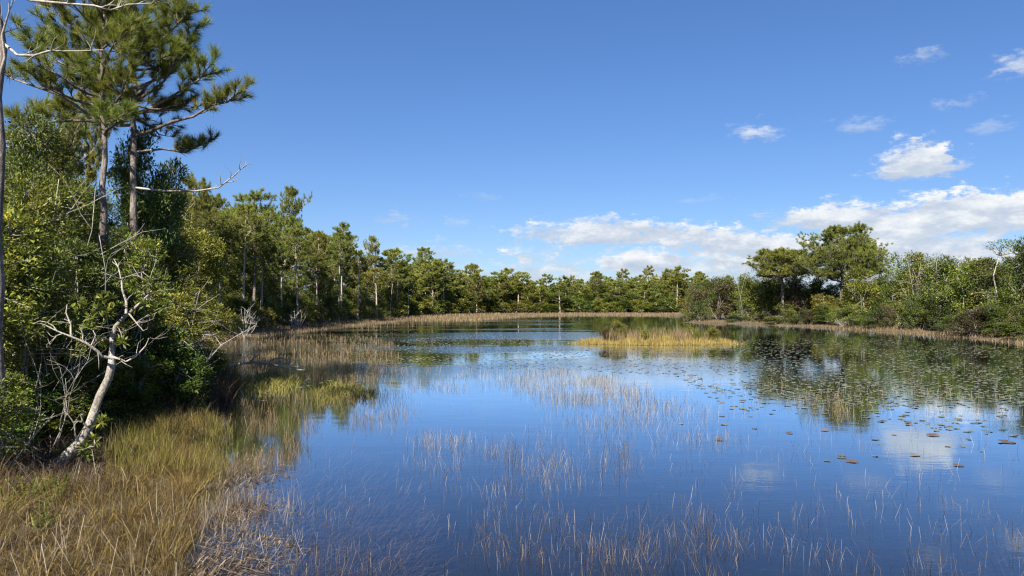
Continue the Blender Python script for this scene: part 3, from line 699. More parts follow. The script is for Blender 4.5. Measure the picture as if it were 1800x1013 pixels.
def fallen_branch():
    g = np.random.default_rng(9); D = 31.0; b = at(398, 652, D); b[2] = -.1
    e = thing('fallen_branch', 'bleached fallen branch arching out over the inlet water', 'branch', tuple(b))
    P = lambda pts, dz=0: np.array([at(x, y, D + dz * i / max(1, len(pts) - 1)) for i, (x, y) in enumerate(pts)]) - b
    for pts, r in (([(398, 654), (408, 643), (420, 640), (445, 637), (468, 638), (485, 642), (505, 647), (520, 650), (537, 651)], 2.4), ([(468, 638), (482, 631), (495, 629), (506, 632), (508, 643)], 1.4), ([(440, 637), (446, 629), (455, 624)], 1.3),
                   ([(446, 630), (447, 620), (446, 612)], .9), ([(428, 639), (430, 630), (431, 626)], 1.1), ([(505, 646), (515, 638), (528, 632)], .9), ([(505, 647), (522, 644), (538, 645)], 1.0), ([(485, 630), (500, 640), (508, 645)], .8), ([(448, 628), (456, 622), (458, 619)], .7)):
        mb = MB(); q = P(pts, g.uniform(-.4, .4) if pts[0] != (398, 654) else 0); tube(mb, q, np.linspace(r, r * .45, len(q)) * D / F * 1.15, 6, .7, g=g); put('limb', mb.mesh('bleached_limb', M_WHITE, True), e)
    D2 = 60.0; b2 = at(330, 604, D2); b2[2] = hz(b2[0], D2)
    e = thing('fallen_log', 'pale fallen log lying along the bank beyond the inlet', 'log', tuple(b2))
    mb = MB(); q = np.array([(-1.2, 0, .05), (0, .6, .45), (1.2, 2.0, .30), (2.6, 4.2, .50), (4.2, 6.8, .15)]); tube(mb, q, [.06, .07, .06, .05, .03], 8, .7, g=g); put('bole', mb.mesh('log_bole', M_DEAD, True), e)
fallen_branch()


# ------------------------------------------------------------------ woods along the left and far shore
EDGE = np.array([(300, 52), (330, 62), (420, 73), (560, 97), (640, 119), (700, 141), (800, 176), (900, 200), (1050, 210), (1200, 206), (1290, 204)], float)
SKY = np.array([(300, 338), (330, 318), (370, 340), (400, 352), (450, 350), (520, 385), (560, 408), (600, 402), (650, 425), (700, 452), (760, 452), (800, 470), (850, 482), (900, 480), (950, 490), (1000, 490), (1050, 484), (1100, 484), (1150, 478), (1200, 478), (1250, 488), (1290, 490)], float)
edge = lambda p: float(np.interp(p, EDGE[:, 0], EDGE[:, 1])); skyl = lambda p: float(np.interp(p, SKY[:, 0], SKY[:, 1]))

named_pines = [  # far?, proto, px, extra depth, topy, width, label
    (0, 0, 332, -8, 308, 4.4, 'pine with dark rounded crown just right of the near thicket'),
    (0, 2, 365, 2, 330, 5.0, 'bushy yellow green pine behind the bare dead limb'),
    (0, 0, 447, 2, 336, 7.4, 'large dome crowned pine on the left bank with bare lower trunk'),
    (0, 3, 512, 14, 328, 5.2, 'tall open crowned pine rising just right of the dome crowned pine'),
    (0, 4, 560, 4, 405, 4.6, 'slender bushy pine between the open crowned pine and the leggy pine'),
    (0, 1, 600, 2, 390, 4.8, 'leggy pine with bare brown trunk and flat dark top'),
    (0, 3, 657, 6, 414, 3.8, 'thin pine with bare trunk and two tufted crown lobes'),
    (0, 1, 748, 12, 434, 6.0, 'broad dark crowned pine standing above the mid shore trees'),
    (0, 4, 690, 6, 448, 4.4, 'rounded pine left of the broad dark crowned pine'),
    (1, 3, 832, 8, 464, 5.4, 'flat topped pine on a thin pale trunk, left of the far shore'),
    (1, 1, 893, 14, 471, 8.0, 'wide pine with two dark crown clumps on the far shore'),
    (1, 3, 995, 10, 485, 5.6, 'small flat topped pine in the dip of the far tree line'),
    (1, 0, 1046, 12, 479, 7.0, 'round topped pine in the middle of the far tree line'),
    (1, 3, 1190, 4, 468, 6.4, 'tallest pine of the far tree line with bare twin trunks'),
    (1, 3, 1175, 10, 473, 4.6, 'pine leaning against the tallest far pine, on its left'),
    (1, 1, 1232, 6, 480, 5.0, 'pine beside the dark right hand shrubs on the far shore')]
for far, k, px, ex, ty, w, lb in named_pines:
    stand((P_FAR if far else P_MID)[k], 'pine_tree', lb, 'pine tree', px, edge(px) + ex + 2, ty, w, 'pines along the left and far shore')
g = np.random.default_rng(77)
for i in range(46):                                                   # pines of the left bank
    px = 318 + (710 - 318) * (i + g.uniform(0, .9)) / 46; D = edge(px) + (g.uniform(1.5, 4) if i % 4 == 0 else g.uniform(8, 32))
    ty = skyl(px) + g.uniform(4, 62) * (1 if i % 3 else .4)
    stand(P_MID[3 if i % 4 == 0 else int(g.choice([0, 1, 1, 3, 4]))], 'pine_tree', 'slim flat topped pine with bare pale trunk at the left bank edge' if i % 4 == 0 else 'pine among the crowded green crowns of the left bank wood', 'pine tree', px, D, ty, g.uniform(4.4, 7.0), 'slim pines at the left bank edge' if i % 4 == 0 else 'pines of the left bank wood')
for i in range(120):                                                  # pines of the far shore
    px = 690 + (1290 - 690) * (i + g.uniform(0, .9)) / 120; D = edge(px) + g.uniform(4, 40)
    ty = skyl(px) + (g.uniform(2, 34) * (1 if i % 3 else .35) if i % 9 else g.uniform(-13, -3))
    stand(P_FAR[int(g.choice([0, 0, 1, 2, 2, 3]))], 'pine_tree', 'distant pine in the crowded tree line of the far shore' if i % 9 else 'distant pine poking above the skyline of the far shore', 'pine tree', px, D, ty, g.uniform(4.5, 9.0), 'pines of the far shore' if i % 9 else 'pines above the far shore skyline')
for i in range(84):                                                   # understorey, left bank
    px = 316 + (700 - 316) * (i + g.uniform(0, .9)) / 84; row = i % 3; D = edge(px) + (1.2, 4.5, 10)[row] + g.uniform(0, 3)
    h = (g.uniform(1.8, 3.4), g.uniform(3.5, 5.5), g.uniform(5.5, 8.0))[row]; k = (int(g.choice([2, 4, 0, 2])), int(g.choice([0, 1, 2])), int(g.choice([3, 1])))[row]
    ty = HZ - (h + .25 - CAMH) * F / D
    stand(S_MID[k], 'broadleaf_shrub', ('low waterside shrub along the left bank', 'leafy shrub under the left bank pines', 'dark leafy understorey tree among left bank pines')[row], 'shrub', px, D, ty, (3.0, 3.8, 4.6)[row] * g.uniform(.85, 1.2), ('low shrubs of the left bank', 'shrubs under the left bank pines', 'understorey trees of the left bank')[row])
for i in range(150):                                                  # understorey, far shore
    px = 690 + (1290 - 690) * (i + g.uniform(0, .9)) / 150; row = i % 3; D = edge(px) + (3, 9, 20)[row] + g.uniform(0, 5)
    h = (g.uniform(2.2, 4.2), g.uniform(4, 6.5), g.uniform(6, 9))[row]; ty = HZ - (h + .3 - CAMH) * F / D
    stand(S_FAR[int(g.integers(0, 3))], 'broadleaf_shrub', ('low shrub at the foot of the far tree line', 'shrub in the middle layer of the far tree line', 'understorey tree between the far shore pine trunks')[row], 'shrub', px, D, ty, g.uniform(5, 7.5), ('low shrubs of the far shore', 'middle shrubs of the far shore', 'understorey trees of the far shore')[row])
def snag(label, px, D, topy, r, seed):
    g2 = np.random.default_rng(seed); x = xat(px, D); z = hz(x, D); h = hat(topy, D) - z
    e = thing('dead_snag', label, 'dead tree', (x, D, z)); mb = MB()
    m = path((0, 0, -.2), (0, 0, 1), h + .2, 7, g2, .02); tube(mb, m, np.linspace(r, r * .5, 8), 7, .6, g=g2); put('trunk', mb.mesh('snag_trunk', M_DEAD, True), e)
    mb = MB()
    for i in range(4):
        a = g2.uniform(0, 6.28); tube(mb, path(m[int(g2.integers(4, 8))], (math.cos(a), math.sin(a), .5), h * .1, 3, g2, .2), np.linspace(r * .35, r * .1, 4), 4, .6, g=g2)
    put('branch_stub', mb.mesh('snag_stub', M_DEAD, True), e)
snag('slim pale dead trunk at the left bank below the thin pine', 686, edge(686) - 1, 498, .07, 81)
snag('second slim dead trunk right of the thin pine, near the water', 718, edge(718) - 1, 505, .07, 82)
snag('bleached bare snag beside the broad dark crowned pine', 781, edge(781) + 2, 468, .12, 83)


# ------------------------------------------------------------------ right shore wood
REDGE = np.array([(1205, 124), (1300, 112), (1400, 101), (1500, 91), (1600, 79), (1700, 69), (1800, 61), (1900, 55)], float)
redge = lambda p: float(np.interp(p, REDGE[:, 0], REDGE[:, 1]))
BIG = pine_proto(90, 13, .46, 5.2, 54, 9, 5, 40, .36, .036, .7, .24, 'round', moss=70, trunk_mat=M_BARK, tiers=7)
BIG2 = pine_proto(91, 9.5, .62, 3.6, 36, 8, 5, 40, .36, .036, .7, .18, 'round', moss=40, tiers=4)
stand(BIG, 'pine_tree', 'large spreading pine hung with grey moss above the right shore', 'pine tree', 1478, 101, 399, 11.6, None, None, .6)
stand(BIG2, 'pine_tree', 'lower leaning pine left of the large spreading pine', 'pine tree', 1376, 106, 440, 11.0, None, None, 2.0)
stand(BIG2, 'pine_tree', 'right shoulder pine merging with the large spreading pine crown', 'pine tree', 1520, 99, 432, 6.4, None, None, 4.0)
right = [  # proto, px, extra depth, topy, width, mat, label
    (1, 1222, 3, 505, 5.0, M_LEAFB, 'dark bronze shrub at the tip of the right shore'), (1, 1262, 4, 498, 6.5, M_LEAFB, 'large dark bronze bush left of the bright green tree'),
    (0, 1322, 2, 492, 7.0, M_LEAFY, 'bright green bushy tree at the water left of the spreading pine'), (0, 1360, 5, 495, 6.0, M_LEAF, 'olive tree below the leaning pine'),
    (1, 1405, 5, 495, 5.5, M_LEAFB, 'dark brownish tree below the gap between the two pines'), (2, 1450, 2, 520, 6.0, M_LEAFY, 'yellow green bush in front of the spreading pine trunk'),
    (2, 1520, 3, 492, 6.5, M_LEAFY, 'tall yellow green shrub right of the spreading pine trunk'), (1, 1575, 4, 490, 4.5, M_LEAFD, 'dark bush right of the tall yellow green shrub'),
    (3, 1612, 6, 450, 5.0, M_LEAF, 'tall narrow tree draped with grey twigs on the right shore'), (0, 1650, 4, 462, 6.0, M_LEAF, 'rounded olive tree right of the tall narrow tree'),
    (2, 1690, 3, 478, 5.5, M_LEAF, 'green tree between the rounded olive tree and the umbrella tree'), (1, 1660, 1, 515, 4.5, M_LEAFD, 'dark hollow shrub by the water on the right shore'),
    (3, 1745, 5, 458, 5.4, M_LEAF, 'olive tree under the umbrella topped tree'), (0, 1800, 4, 432, 5.0, M_LEAFD, 'dark tree at the right edge of the picture'),
    (2, 1580, 1, 530, 4.0, M_LEAF, 'rounded low shrub at the water edge, right of the pine'), (4, 1720, 0, 545, 4.0, M_LEAFB, 'low bronze shrub overhanging the right shore water'),
    (4, 1790, 0, 540, 4.0, M_LEAFB, 'low bronze shrub at the right edge waterline'), (0, 1840, 4, 455, 5.0, M_LEAF, 'olive tree cut by the right edge'),
    (2, 1380, 0, 535, 4.6, M_LEAF, 'low green shrub at the waterline below the leaning pine'), (4, 1420, 0, 548, 4.0, M_LEAFD, 'low dark green shrub left of the bare grey bush'),
    (4, 1240, 0, 545, 4.4, M_LEAF, 'low scrub at the foot of the dark bronze bush'), (2, 1500, 0, 538, 4.2, M_LEAF, 'low olive shrub behind the bare grey bush'),
    (1, 1620, 1, 520, 4.0, M_LEAFD, 'dark low shrub below the tall narrow tree'), (2, 1755, 1, 510, 4.2, M_LEAF, 'green shrub around the white stem of the umbrella tree')]
for k, px, ex, ty, w, mt, lb in right:
    D = redge(px) + ex + 2.5; ty -= 9 if ty < 500 else 2; stand(S_MID[k], 'broadleaf_shrub' if hat(ty, D) < 5 else 'broadleaf_tree', lb, 'shrub' if hat(ty, D) < 5 else 'tree', px, D, ty, w, 'trees and shrubs of the right shore', mt)
for i in range(50):
    px = 1215 + (1870 - 1215) * (i + g.uniform(0, .9)) / 50; D = redge(px) + g.uniform(9, 18); ty = g.uniform(484, 506) if px < 1580 else g.uniform(446, 486)
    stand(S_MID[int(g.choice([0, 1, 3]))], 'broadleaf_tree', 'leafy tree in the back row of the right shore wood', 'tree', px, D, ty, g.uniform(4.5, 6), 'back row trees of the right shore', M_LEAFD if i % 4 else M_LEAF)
for i in range(22):
    px = 1200 + (1850 - 1200) * (i + g.uniform(0, .9)) / 22; D = redge(px) + g.uniform(-1.5, 3.0) - (3 if px < 1260 else 0); h = g.uniform(.9, 3.3); ty = HZ - (h + .2 - CAMH) * F / D
    stand(S_MID[int(g.choice([0, 2, 2, 4, 1]))], 'broadleaf_shrub', 'low bush in the hedge along the right shore waterline', 'shrub', px, D, ty, g.uniform(2.6, 4.2), 'low bushes of the right shore', [M_LEAF, M_LEAFD, M_LEAFB, M_LEAFD, M_LEAF][i % 5])
def umbrella_tree():
    D = 71.0; px = 1752; g2 = np.random.default_rng(33); x = xat(px, D); z = hz(x, D); o3 = np.array([x, D, z])
    e = thing('broadleaf_tree', 'tall thin white stemmed tree with flat umbrella top at the right', 'tree', (x, D, z)); mb = MB(); cr = MB()
    t = np.array([at(a, b, D) for a, b in ((1754, 560), (1755, 530), (1750, 505), (1746, 485), (1752, 465), (1757, 450))]) - o3; t[0][2] = -.2
    tube(mb, t, np.linspace(.085, .04, 6), 7, .6, g=g2); cen = []
    for a, b in ((1738, 432), (1748, 428), (1760, 424), (1772, 425), (1783, 430), (1790, 436), (1742, 437), (1765, 432), (1755, 436), (1778, 438)):
        q = at(a, b, D + g2.uniform(-1, 1)) - o3; m = (t[-1] + q) / 2 + g2.normal(0, .1, 3) - [0, 0, .1]; tube(mb, np.array([t[-1], m, q]), [.04, .03, .015], 4, .6, g=g2); cen.append(q)
    put('trunk', mb.mesh('umbrella_trunk', M_DEAD, True), e); cen = np.array(cen)
    n = 46; c = np.repeat(cen, n, 0) + g2.normal(0, 1, (len(cen) * n, 3)) * [.32, .32, .10]
    leaves(cr, c, g2.normal(0, 1, c.shape) * [1, 1, .4], g2.normal(0, .5, c.shape) + [0, 0, 1], .17, .085, g2.uniform(.2, .8, len(c))); put('crown', cr.mesh('umbrella_crown', M_LEAFD), e)
umbrella_tree()


# ------------------------------------------------------------------ grasses and reeds
def in_poly(poly, n, g, by_pixel=0.0):
    """n ground points inside a picture polygon; by_pixel 0 = even over the ground, 1 = even over the picture"""
    poly = np.array(poly, float); out = []
    W = np.array([ground(*p) for p in poly]); tot = 0
    while tot < n:
        if g.uniform() < by_pixel:
            q = g.uniform(poly.min(0), poly.max(0), (n, 2)); _, i = seg_dist(q, poly); q = q[i]
            q = np.array([ground(*p) for p in q]) if len(q) else np.zeros((0, 2))
        else:
            q = g.uniform(W.min(0), W.max(0), (n, 2)); _, i = seg_dist(q, W); q = q[i]
        out.append(q); tot += len(q)
    out = np.concatenate(out); g.shuffle(out); return out[:n]
def clump(P, g, k, r):
    """gather points into tufts of about k stalks"""
    n = len(P); c = P[:max(1, n // k)]; return c[g.integers(0, len(c), n)] + g.normal(0, r, (n, 2))
def stuff(name, mb, mat, label, cat): tag(put(name, mb.mesh(name, mat)), label, cat, kind='stuff')
def base(P, dz=-.05): return np.column_stack([P, height(P) + dz])
def wbase(P, dz=-.12): return np.column_stack([P, np.maximum(height(P), dz)])
g = np.random.default_rng(401)

def bank_grass():
    mb = MB()
    poly = [(-60, 1090), (330, 1090), (300, 1000), (338, 900), (374, 815), (390, 750), (380, 695), (300, 690), (215, 770), (165, 850), (120, 878), (30, 885), (-60, 885)]
    Cc = in_poly(poly, 520, g, .5); k = g.integers(18, 75, len(Cc)); ci = np.repeat(np.arange(len(Cc)), k); n = len(ci)
    off = g.normal(0, 1, (n, 2)) * g.uniform(.04, .13, len(Cc))[ci][:, None]; P = Cc[ci] + off
    hc = g.uniform(.22, .62, len(Cc)) * (.8 + .3 * np.sin(Cc[:, 0] * 1.9 + Cc[:, 1])); tc_ = np.clip(g.normal(.46, .2, len(Cc)), .05, .95); fl = g.uniform(.15, 1.2, len(Cc))
    H = hc[ci] * g.uniform(.55, 1.15, n); az = np.arctan2(off[:, 1], off[:, 0]) + g.normal(0, .7, n)
    blades(mb, base(P), az, H, H * fl[ci] * g.uniform(.3, 1.3, n), g.uniform(.004, .009, n), np.clip(tc_[ci] + g.normal(0, .22, n), 0, 1))
    P = in_poly(poly, 6000, g, .5); n = len(P); H = g.uniform(.10, .40, n)
    blades(mb, base(P), g.uniform(0, 6.28, n), H, H * g.uniform(.1, 1.6, n), g.uniform(.003, .007, n), np.clip(g.normal(.35, .25, n), 0, 1))
    P = clump(P[:4500], g, 5, .2); n = len(P); H = g.uniform(.04, .3, n); blades(mb, base(P, .03), g.uniform(0, 6.28, n), H, g.uniform(.2, .6, n), g.uniform(.005, .009, n), g.uniform(.2, 1, n), midf=.9)
    stuff('bank_grass', mb, M_OCHRE, 'ochre grass covering the near left bank', 'grass')
    mb = MB(); P = np.concatenate([clump(in_poly(poly, 6000, g, .5), g, 26, .2), in_poly([(-60, 900), (-60, 830), (60, 815), (170, 800), (210, 770), (190, 860), (120, 895)], 3000, g, .5)]); n = len(P); H = np.where(np.arange(n) < 6000, g.uniform(.02, .22, n), g.uniform(.05, .38, n))
    blades(mb, base(P, .01), g.uniform(0, 6.28, n), H, g.uniform(.15, .5, n), g.uniform(.005, .011, n), g.uniform(0, 1, n), midf=.8); stuff('dead_grass_litter', mb, M_DARKGRASS, 'dark matted litter lying between the bank tussocks', 'grass')
    mb = MB(); P = clump(in_poly(poly, 600, g, .6), g, 3, .1); n = len(P); H = g.uniform(.2, .75, n)
    blades(mb, base(P), g.uniform(0, 6.28, n), H, H * g.uniform(.2, 1.4, n), g.uniform(.004, .007, n), g.uniform(0, .8, n), midf=.85, tilt=.12, tipz=H * g.uniform(.4, 1.0, n)); stuff('bleached_bank_straw', mb, M_PALE, 'bleached bent straws standing among the bank grass', 'grass')
    mb = MB(); P = in_poly([(170, 800), (300, 720), (400, 760), (400, 850), (300, 850), (200, 860)], 2200, g, .5); P = np.concatenate([P, in_poly(poly, 2600, g, .5)]); P = clump(P, g, 18, .12); n = len(P); H = g.uniform(.25, .62, n)
    blades(mb, base(P), g.uniform(0, 6.28, n), H, H * g.uniform(.05, .45, n), g.uniform(.005, .010, n), g.uniform(.1, .9, n))
    stuff('green_bank_grass', mb, M_GREENGRASS, 'greener grass patch between the leaning trunk and the pond', 'grass')
    mb = MB(); P = in_poly([(240, 745), (235, 690), (300, 655), (395, 660), (415, 690), (380, 725), (310, 760)], 9000, g, .5); P = clump(P, g, 24, .18); n = len(P); H = g.uniform(.5, 1.15, n)  # dead grass, its dark colour painting in the shadow of the bushes
    blades(mb, base(P), g.uniform(0, 6.28, n), H, H * g.uniform(.15, .8, n), g.uniform(.009, .016, n), g.uniform(0, 1, n) ** 1.3)
    stuff('shade_toned_dead_grass', mb, M_DARKGRASS, 'dead grass under the thicket edge with bush shade in its colour', 'grass')
bank_grass()

def stalks(name, label, mat, regions, width=(.003, .0055), kink=.6, cat='reeds'):
    mb = MB()
    for poly, n, h0, h1, k, r, byp in regions:
        P = in_poly(poly, n, g, byp)
        if k > 1: P = clump(P, g, k, r)
        fld = np.sin(P[:, 0] * 1.9 + 2.2 * np.sin(P[:, 1] * .7)) + np.sin(P[:, 1] * 1.3 + 1.7 * np.sin(P[:, 0] * .8)); P = P[(sdist(P) < .6) & (fld > g.uniform(-1.9, 1.1, len(P)))]; n = len(P); H = g.uniform(h0, h1, n); D = np.hypot(P[:, 0], P[:, 1])
        W = g.uniform(*width, n) * np.maximum(1, D / 16)
        kk = g.uniform(0, 1, n) < kink
        lean = np.where(kk, g.uniform(.2, .8, n) * H, g.uniform(.02, .45, n) * H)
        tipz = np.where(kk, H * g.uniform(.1, .8, n), H); midf = np.where(kk, g.uniform(.7, .95, n), .55)
        b = wbase(P); az = g.uniform(0, 6.28, n)
        blades(mb, b, az, H + .1, lean, W, np.clip(g.normal(.5, .25, n), 0, 1), midf=midf, bend=np.where(kk, .22, .4) * 1.0, tipz=tipz + .1, tilt=.16)
    stuff(name, mb, mat, label, cat)
stalks('brown_reed_bed', 'brown reed bed in the inlet below the left bank', M_STRAW, [
    ([(345, 640), (350, 608), (440, 596), (570, 586), (690, 598), (700, 640), (660, 672), (560, 668), (420, 662)], 11500, .15, .42, 8, .3, .5),
    ([(420, 700), (470, 690), (540, 700), (560, 745), (500, 790), (440, 770)], 1300, .15, .38, 14, .16, .5), ([(350, 830), (440, 800), (530, 770), (540, 800), (460, 850), (450, 900), (370, 930), (330, 960)], 2800, .12, .36, 26, .13, .5),
    ([(540, 690), (700, 690), (730, 745), (690, 770), (570, 740)], 1100, .2, .42, 9, .25, .5), ([(1395, 705), (1480, 700), (1490, 738), (1420, 742)], 330, .25, .55, 12, .25, .5),
    ([(610, 570), (800, 562), (800, 570), (640, 580)], 500, .4, .7, 8, .5, .5)])
stalks('pale_spikerush', 'pale spikerush stalks standing and bent across the open water', M_PALE, [
    ([(880, 655), (1000, 650), (1110, 672), (1160, 720), (1010, 712), (900, 690)], 4600, .15, .36, 6, .35, .5), ([(640, 650), (880, 645), (900, 680), (740, 690), (640, 690)], 1700, .14, .32, 5, .35, .5),
    ([(960, 700), (1240, 700), (1300, 780), (1080, 790), (960, 740)], 2000, .15, .38, 5, .25, .6), ([(720, 770), (1000, 760), (1040, 860), (860, 880), (720, 830)], 1000, .15, .40, 8, .16, .6),
    ([(1000, 740), (1800, 720), (1800, 1013), (1000, 1013)], 1500, .15, .36, 3, .2, .8), ([(520, 720), (1000, 700), (1000, 1013), (480, 1013)], 620, .1, .3, 4, .16, .8), ([(1200, 660), (1800, 700), (1800, 745), (1250, 720)], 1100, .15, .34, 4, .4, .6),
    ([(330, 880), (520, 800), (560, 1013), (330, 1030)], 900, .15, .4, 6, .12, .8)], (.0025, .0045), .72)
stalks('tan_spikerush', 'denser tan stalks in the near water at the bottom', M_REED, [
    ([(820, 925), (1000, 900), (1200, 890), (1300, 940), (1290, 1060), (820, 1060)], 1000, .14, .36, 9, .10, .8), ([(845, 785), (910, 775), (960, 830), (900, 870), (860, 850)], 260, .2, .5, 12, .09, .8), ([(1060, 780), (1120, 790), (1110, 850), (1050, 850)], 120, .2, .5, 8, .1, .8),
    ([(480, 960), (830, 960), (830, 1060), (440, 1060)], 380, .15, .38, 7, .12, .8), ([(1400, 900), (1800, 900), (1800, 1050), (1400, 1050)], 330, .15, .42, 6, .15, .8)], (.003, .005), .7)

def shore_fringe():
    def along(pts, n, inl, out, g):
        W = np.array([ground(*p) for p in pts]); seg = np.linalg.norm(np.diff(W, axis=0), axis=1); c = np.concatenate([[0], np.cumsum(seg)])
        s = g.uniform(0, c[-1], n); q = np.stack([np.interp(s, c, W[:, 0]), np.interp(s, c, W[:, 1])], -1)
        i = np.clip(np.searchsorted(c, s) - 1, 0, len(seg) - 1); t = (W[i + 1] - W[i]) / seg[i][:, None]; nrm = np.stack([-t[:, 1], t[:, 0]], -1)
        return q + nrm * g.uniform(-out, inl, n)[:, None]
    mb = MB(); P = along([(310, 606), (420, 591), (560, 577), (640, 569), (700, 563)], 15000, 5.0, 2.5, g); n = len(P); H = g.uniform(.2, .55, n)
    blades(mb, wbase(P), g.uniform(0, 6.28, n), H, H * g.uniform(.05, .8, n), g.uniform(.018, .035, n), g.uniform(.1, .9, n)); stuff('left_shore_sedge', mb, M_STRAW, 'tan sedge fringe along the left bank under the pines', 'sedge')
    mb = MB(); P = along([(690, 564), (800, 557), (900, 554), (1050, 553), (1200, 554)], 13000, 5.0, 15.0, g); n = len(P); H = g.uniform(.25, .6, n)
    blades(mb, wbase(P), g.uniform(0, 6.28, n), H, H * g.uniform(.05, .5, n), g.uniform(.06, .10, n), g.uniform(.1, .9, n)); stuff('far_shore_sedge', mb, M_STRAW, 'tan sedge belt in front of the far tree line', 'sedge')
    mb = MB(); P = along([(1203, 567), (1300, 570), (1400, 574), (1500, 579), (1600, 586), (1700, 594), (1850, 608)], 11000, 3.0, 1.0, g); n = len(P); H = g.uniform(.12, .5, n) * (.7 + .5 * np.sin(P[:, 0] * .7 + P[:, 1] * .4))
    blades(mb, wbase(P), g.uniform(0, 6.28, n), H, H * g.uniform(.05, .6, n), g.uniform(.022, .04, n), g.uniform(0, .9, n)); stuff('right_shore_sedge', mb, M_STRAW, 'dull tan sedge fringe along the right shore', 'sedge')
shore_fringe()

def bog_patches():
    mb = MB(); P = clump(np.concatenate([in_poly([(330, 1060), (350, 900), (430, 800), (560, 760), (700, 800), (760, 900), (700, 1060)], 5200, g, .6), in_poly([(380, 745), (420, 690), (560, 690), (560, 760), (430, 790)], 1600, g, .6)]), g, 14, .22)
    P = P[sdist(P) < -.2]; n = len(P); H = g.uniform(.05, .16, n); b = np.column_stack([P, np.maximum(height(P) + .01, -.30)])
    blades(mb, b, g.normal(.6, .5, n), H, g.uniform(.15, .5, n), g.uniform(.010, .022, n), np.clip(g.normal(.5, .3, n), 0, 1), midf=.9, tipz=np.minimum(H, -.02 - b[:, 2])); stuff('submerged_weed', mb, M_REED, 'brown weed trailing under water in the near left shallows', 'water weed')
    mb = MB()
    for poly, n in (([(420, 668), (480, 655), (530, 668), (520, 690), (430, 695)], 1500), ([(540, 690), (600, 676), (660, 690), (640, 705), (560, 710)], 1100)):
        P = in_poly(poly, n, g, .5); m = len(P); H = g.uniform(.12, .35, m); blades(mb, wbase(P, -.04), g.uniform(0, 6.28, m), H, H * g.uniform(.2, 1.2, m), .02, g.uniform(.2, 1, m))
    stuff('yellow_bog_grass', mb, M_GREENGRASS, 'yellow green bog grass floating in the inlet', 'grass')
    x, y = ground(392, 664); e = thing('sword_grass_clump', 'bright green sword grass clump at the foot of the fallen branch', 'grass clump', (x, y, hz(x, y)))
    mb = MB(); n = 40; b = np.column_stack([g.normal(0, .15, (n, 2)), np.full(n, -.05)]); H = g.uniform(.4, 1.0, n); blades(mb, b, g.uniform(-.6, .8, n), H, H * g.uniform(.1, .7, n), .03, g.uniform(.3, .9, n)); put('blade_tuft', mb.mesh('sword_blades', M_GREENGRASS), e)
bog_patches()


# ------------------------------------------------------------------ the grass island
def island():
    mb = MB(); n = 13000; r = np.sqrt(g.uniform(0, 1, n)) * g.choice([1.0, 1.0, 1.06, 1.2], n); a = g.uniform(0, 6.28, n)
    P = ISL + np.stack([r * np.cos(a) * ISL_R[0], r * np.sin(a) * ISL_R[1]], -1); H = g.uniform(.3, .8, n) * (1.12 - .5 * r) * (.75 + .35 * np.sin(P[:, 0] * 2.3 + 1.7 * np.sin(P[:, 1] * 3.1)))
    blades(mb, wbase(P, -.1), g.uniform(0, 6.28, n), H, H * g.uniform(.05, .4, n), g.uniform(.014, .026, n), np.clip(g.normal(.5, .25, n), 0, 1)); stuff('island_sedge', mb, M_GOLD, 'golden sedge covering the small island in the pond', 'sedge')
    mb = MB(); n = 1500; P = ISL + np.stack([g.uniform(-.62, .62, n) * ISL_R[0], g.uniform(-.5, .5, n) * ISL_R[1]], -1); P = clump(P, g, 16, .2); H = g.uniform(.7, 1.35, n)
    blades(mb, wbase(P), g.uniform(0, 6.28, n), H, H * g.uniform(.03, .3, n), g.uniform(.016, .03, n), g.uniform(.1, .9, n)); stuff('island_tall_grass', mb, M_STRAW, 'taller straw grass along the back of the island', 'grass')
    for k, (px, h, w, lb) in enumerate([(1132, 1.45, 1.0, 'leafy fern clump near the middle of the island'), (1148, 1.2, .8, 'smaller fern clump right of the middle of the island'), (1213, 1.6, 1.1, 'tallest dark fern clump on the right half of the island'),
                                        (1225, 1.2, 1.1, 'wide fern clump at the foot of the tallest island fern'), (1243, 1.15, .9, 'fern clump at the right end of the island shrubs'), (1172, 1.1, .8, 'upright fern clump left of the tallest island fern')]):
        D = ISL[1] + (-.5, .3, .2, -.9, .3, .6)[k]; x = xat(px, D); z = hz(x, D); e = thing('fern_clump', lb, 'fern', (x, D, z), 0, (1, 1, 1), 'ferns of the island'); mb = MB()
        for i in range(26):
            az = g.uniform(0, 6.28); q = path((g.normal(0, .12), g.normal(0, .12), -.05), (math.cos(az) * .28 * w, math.sin(az) * .28 * w, 1), h * g.uniform(.65, 1.05), 7, g, .06, -.02)
            m = 26; f = np.sort(g.uniform(.15, 1, m)) * 7; ii = np.minimum(f.astype(int), 6); pp = q[ii] + (q[ii + 1] - q[ii]) * (f - ii)[:, None]
            tg = unit(q[ii + 1] - q[ii]); sdv = np.array([-math.sin(az), math.cos(az), 0]) * np.where(np.arange(m) % 2, 1, -1)[:, None]
            mb = MB(); tube(mb, q, .006, 3, .3, g=g); leaves(mb, pp, sdv + tg * .9, np.tile([math.cos(az), math.sin(az), .4], (m, 1)), .17 * (1.15 - f / 9), .045, g.uniform(.1, .9, m)); put('frond', mb.mesh('fern_frond', M_FERN), e)
    for px, h, w, k, lb in ((1085, 1.75, 1.9, 2, 'small leafy shrub on the left half of the island'), (1063, 1.15, 1.4, 4, 'low shrub at the left end of the island'), (1252, 1.3, 1.5, 2, 'small leafy shrub at the right end of the island')):
        D = ISL[1] + .3; x = xat(px, D); z = hz(x, D); s = h / S_NEAR[k]['H']; plant(S_NEAR[k], 'broadleaf_shrub', lb, 'shrub', (x, D, z), g.uniform(0, 6), (w / S_NEAR[k]['W'],) * 2 + (s,), 'shrubs of the island', M_LEAFY if px != 1063 else M_LEAFB)
island()

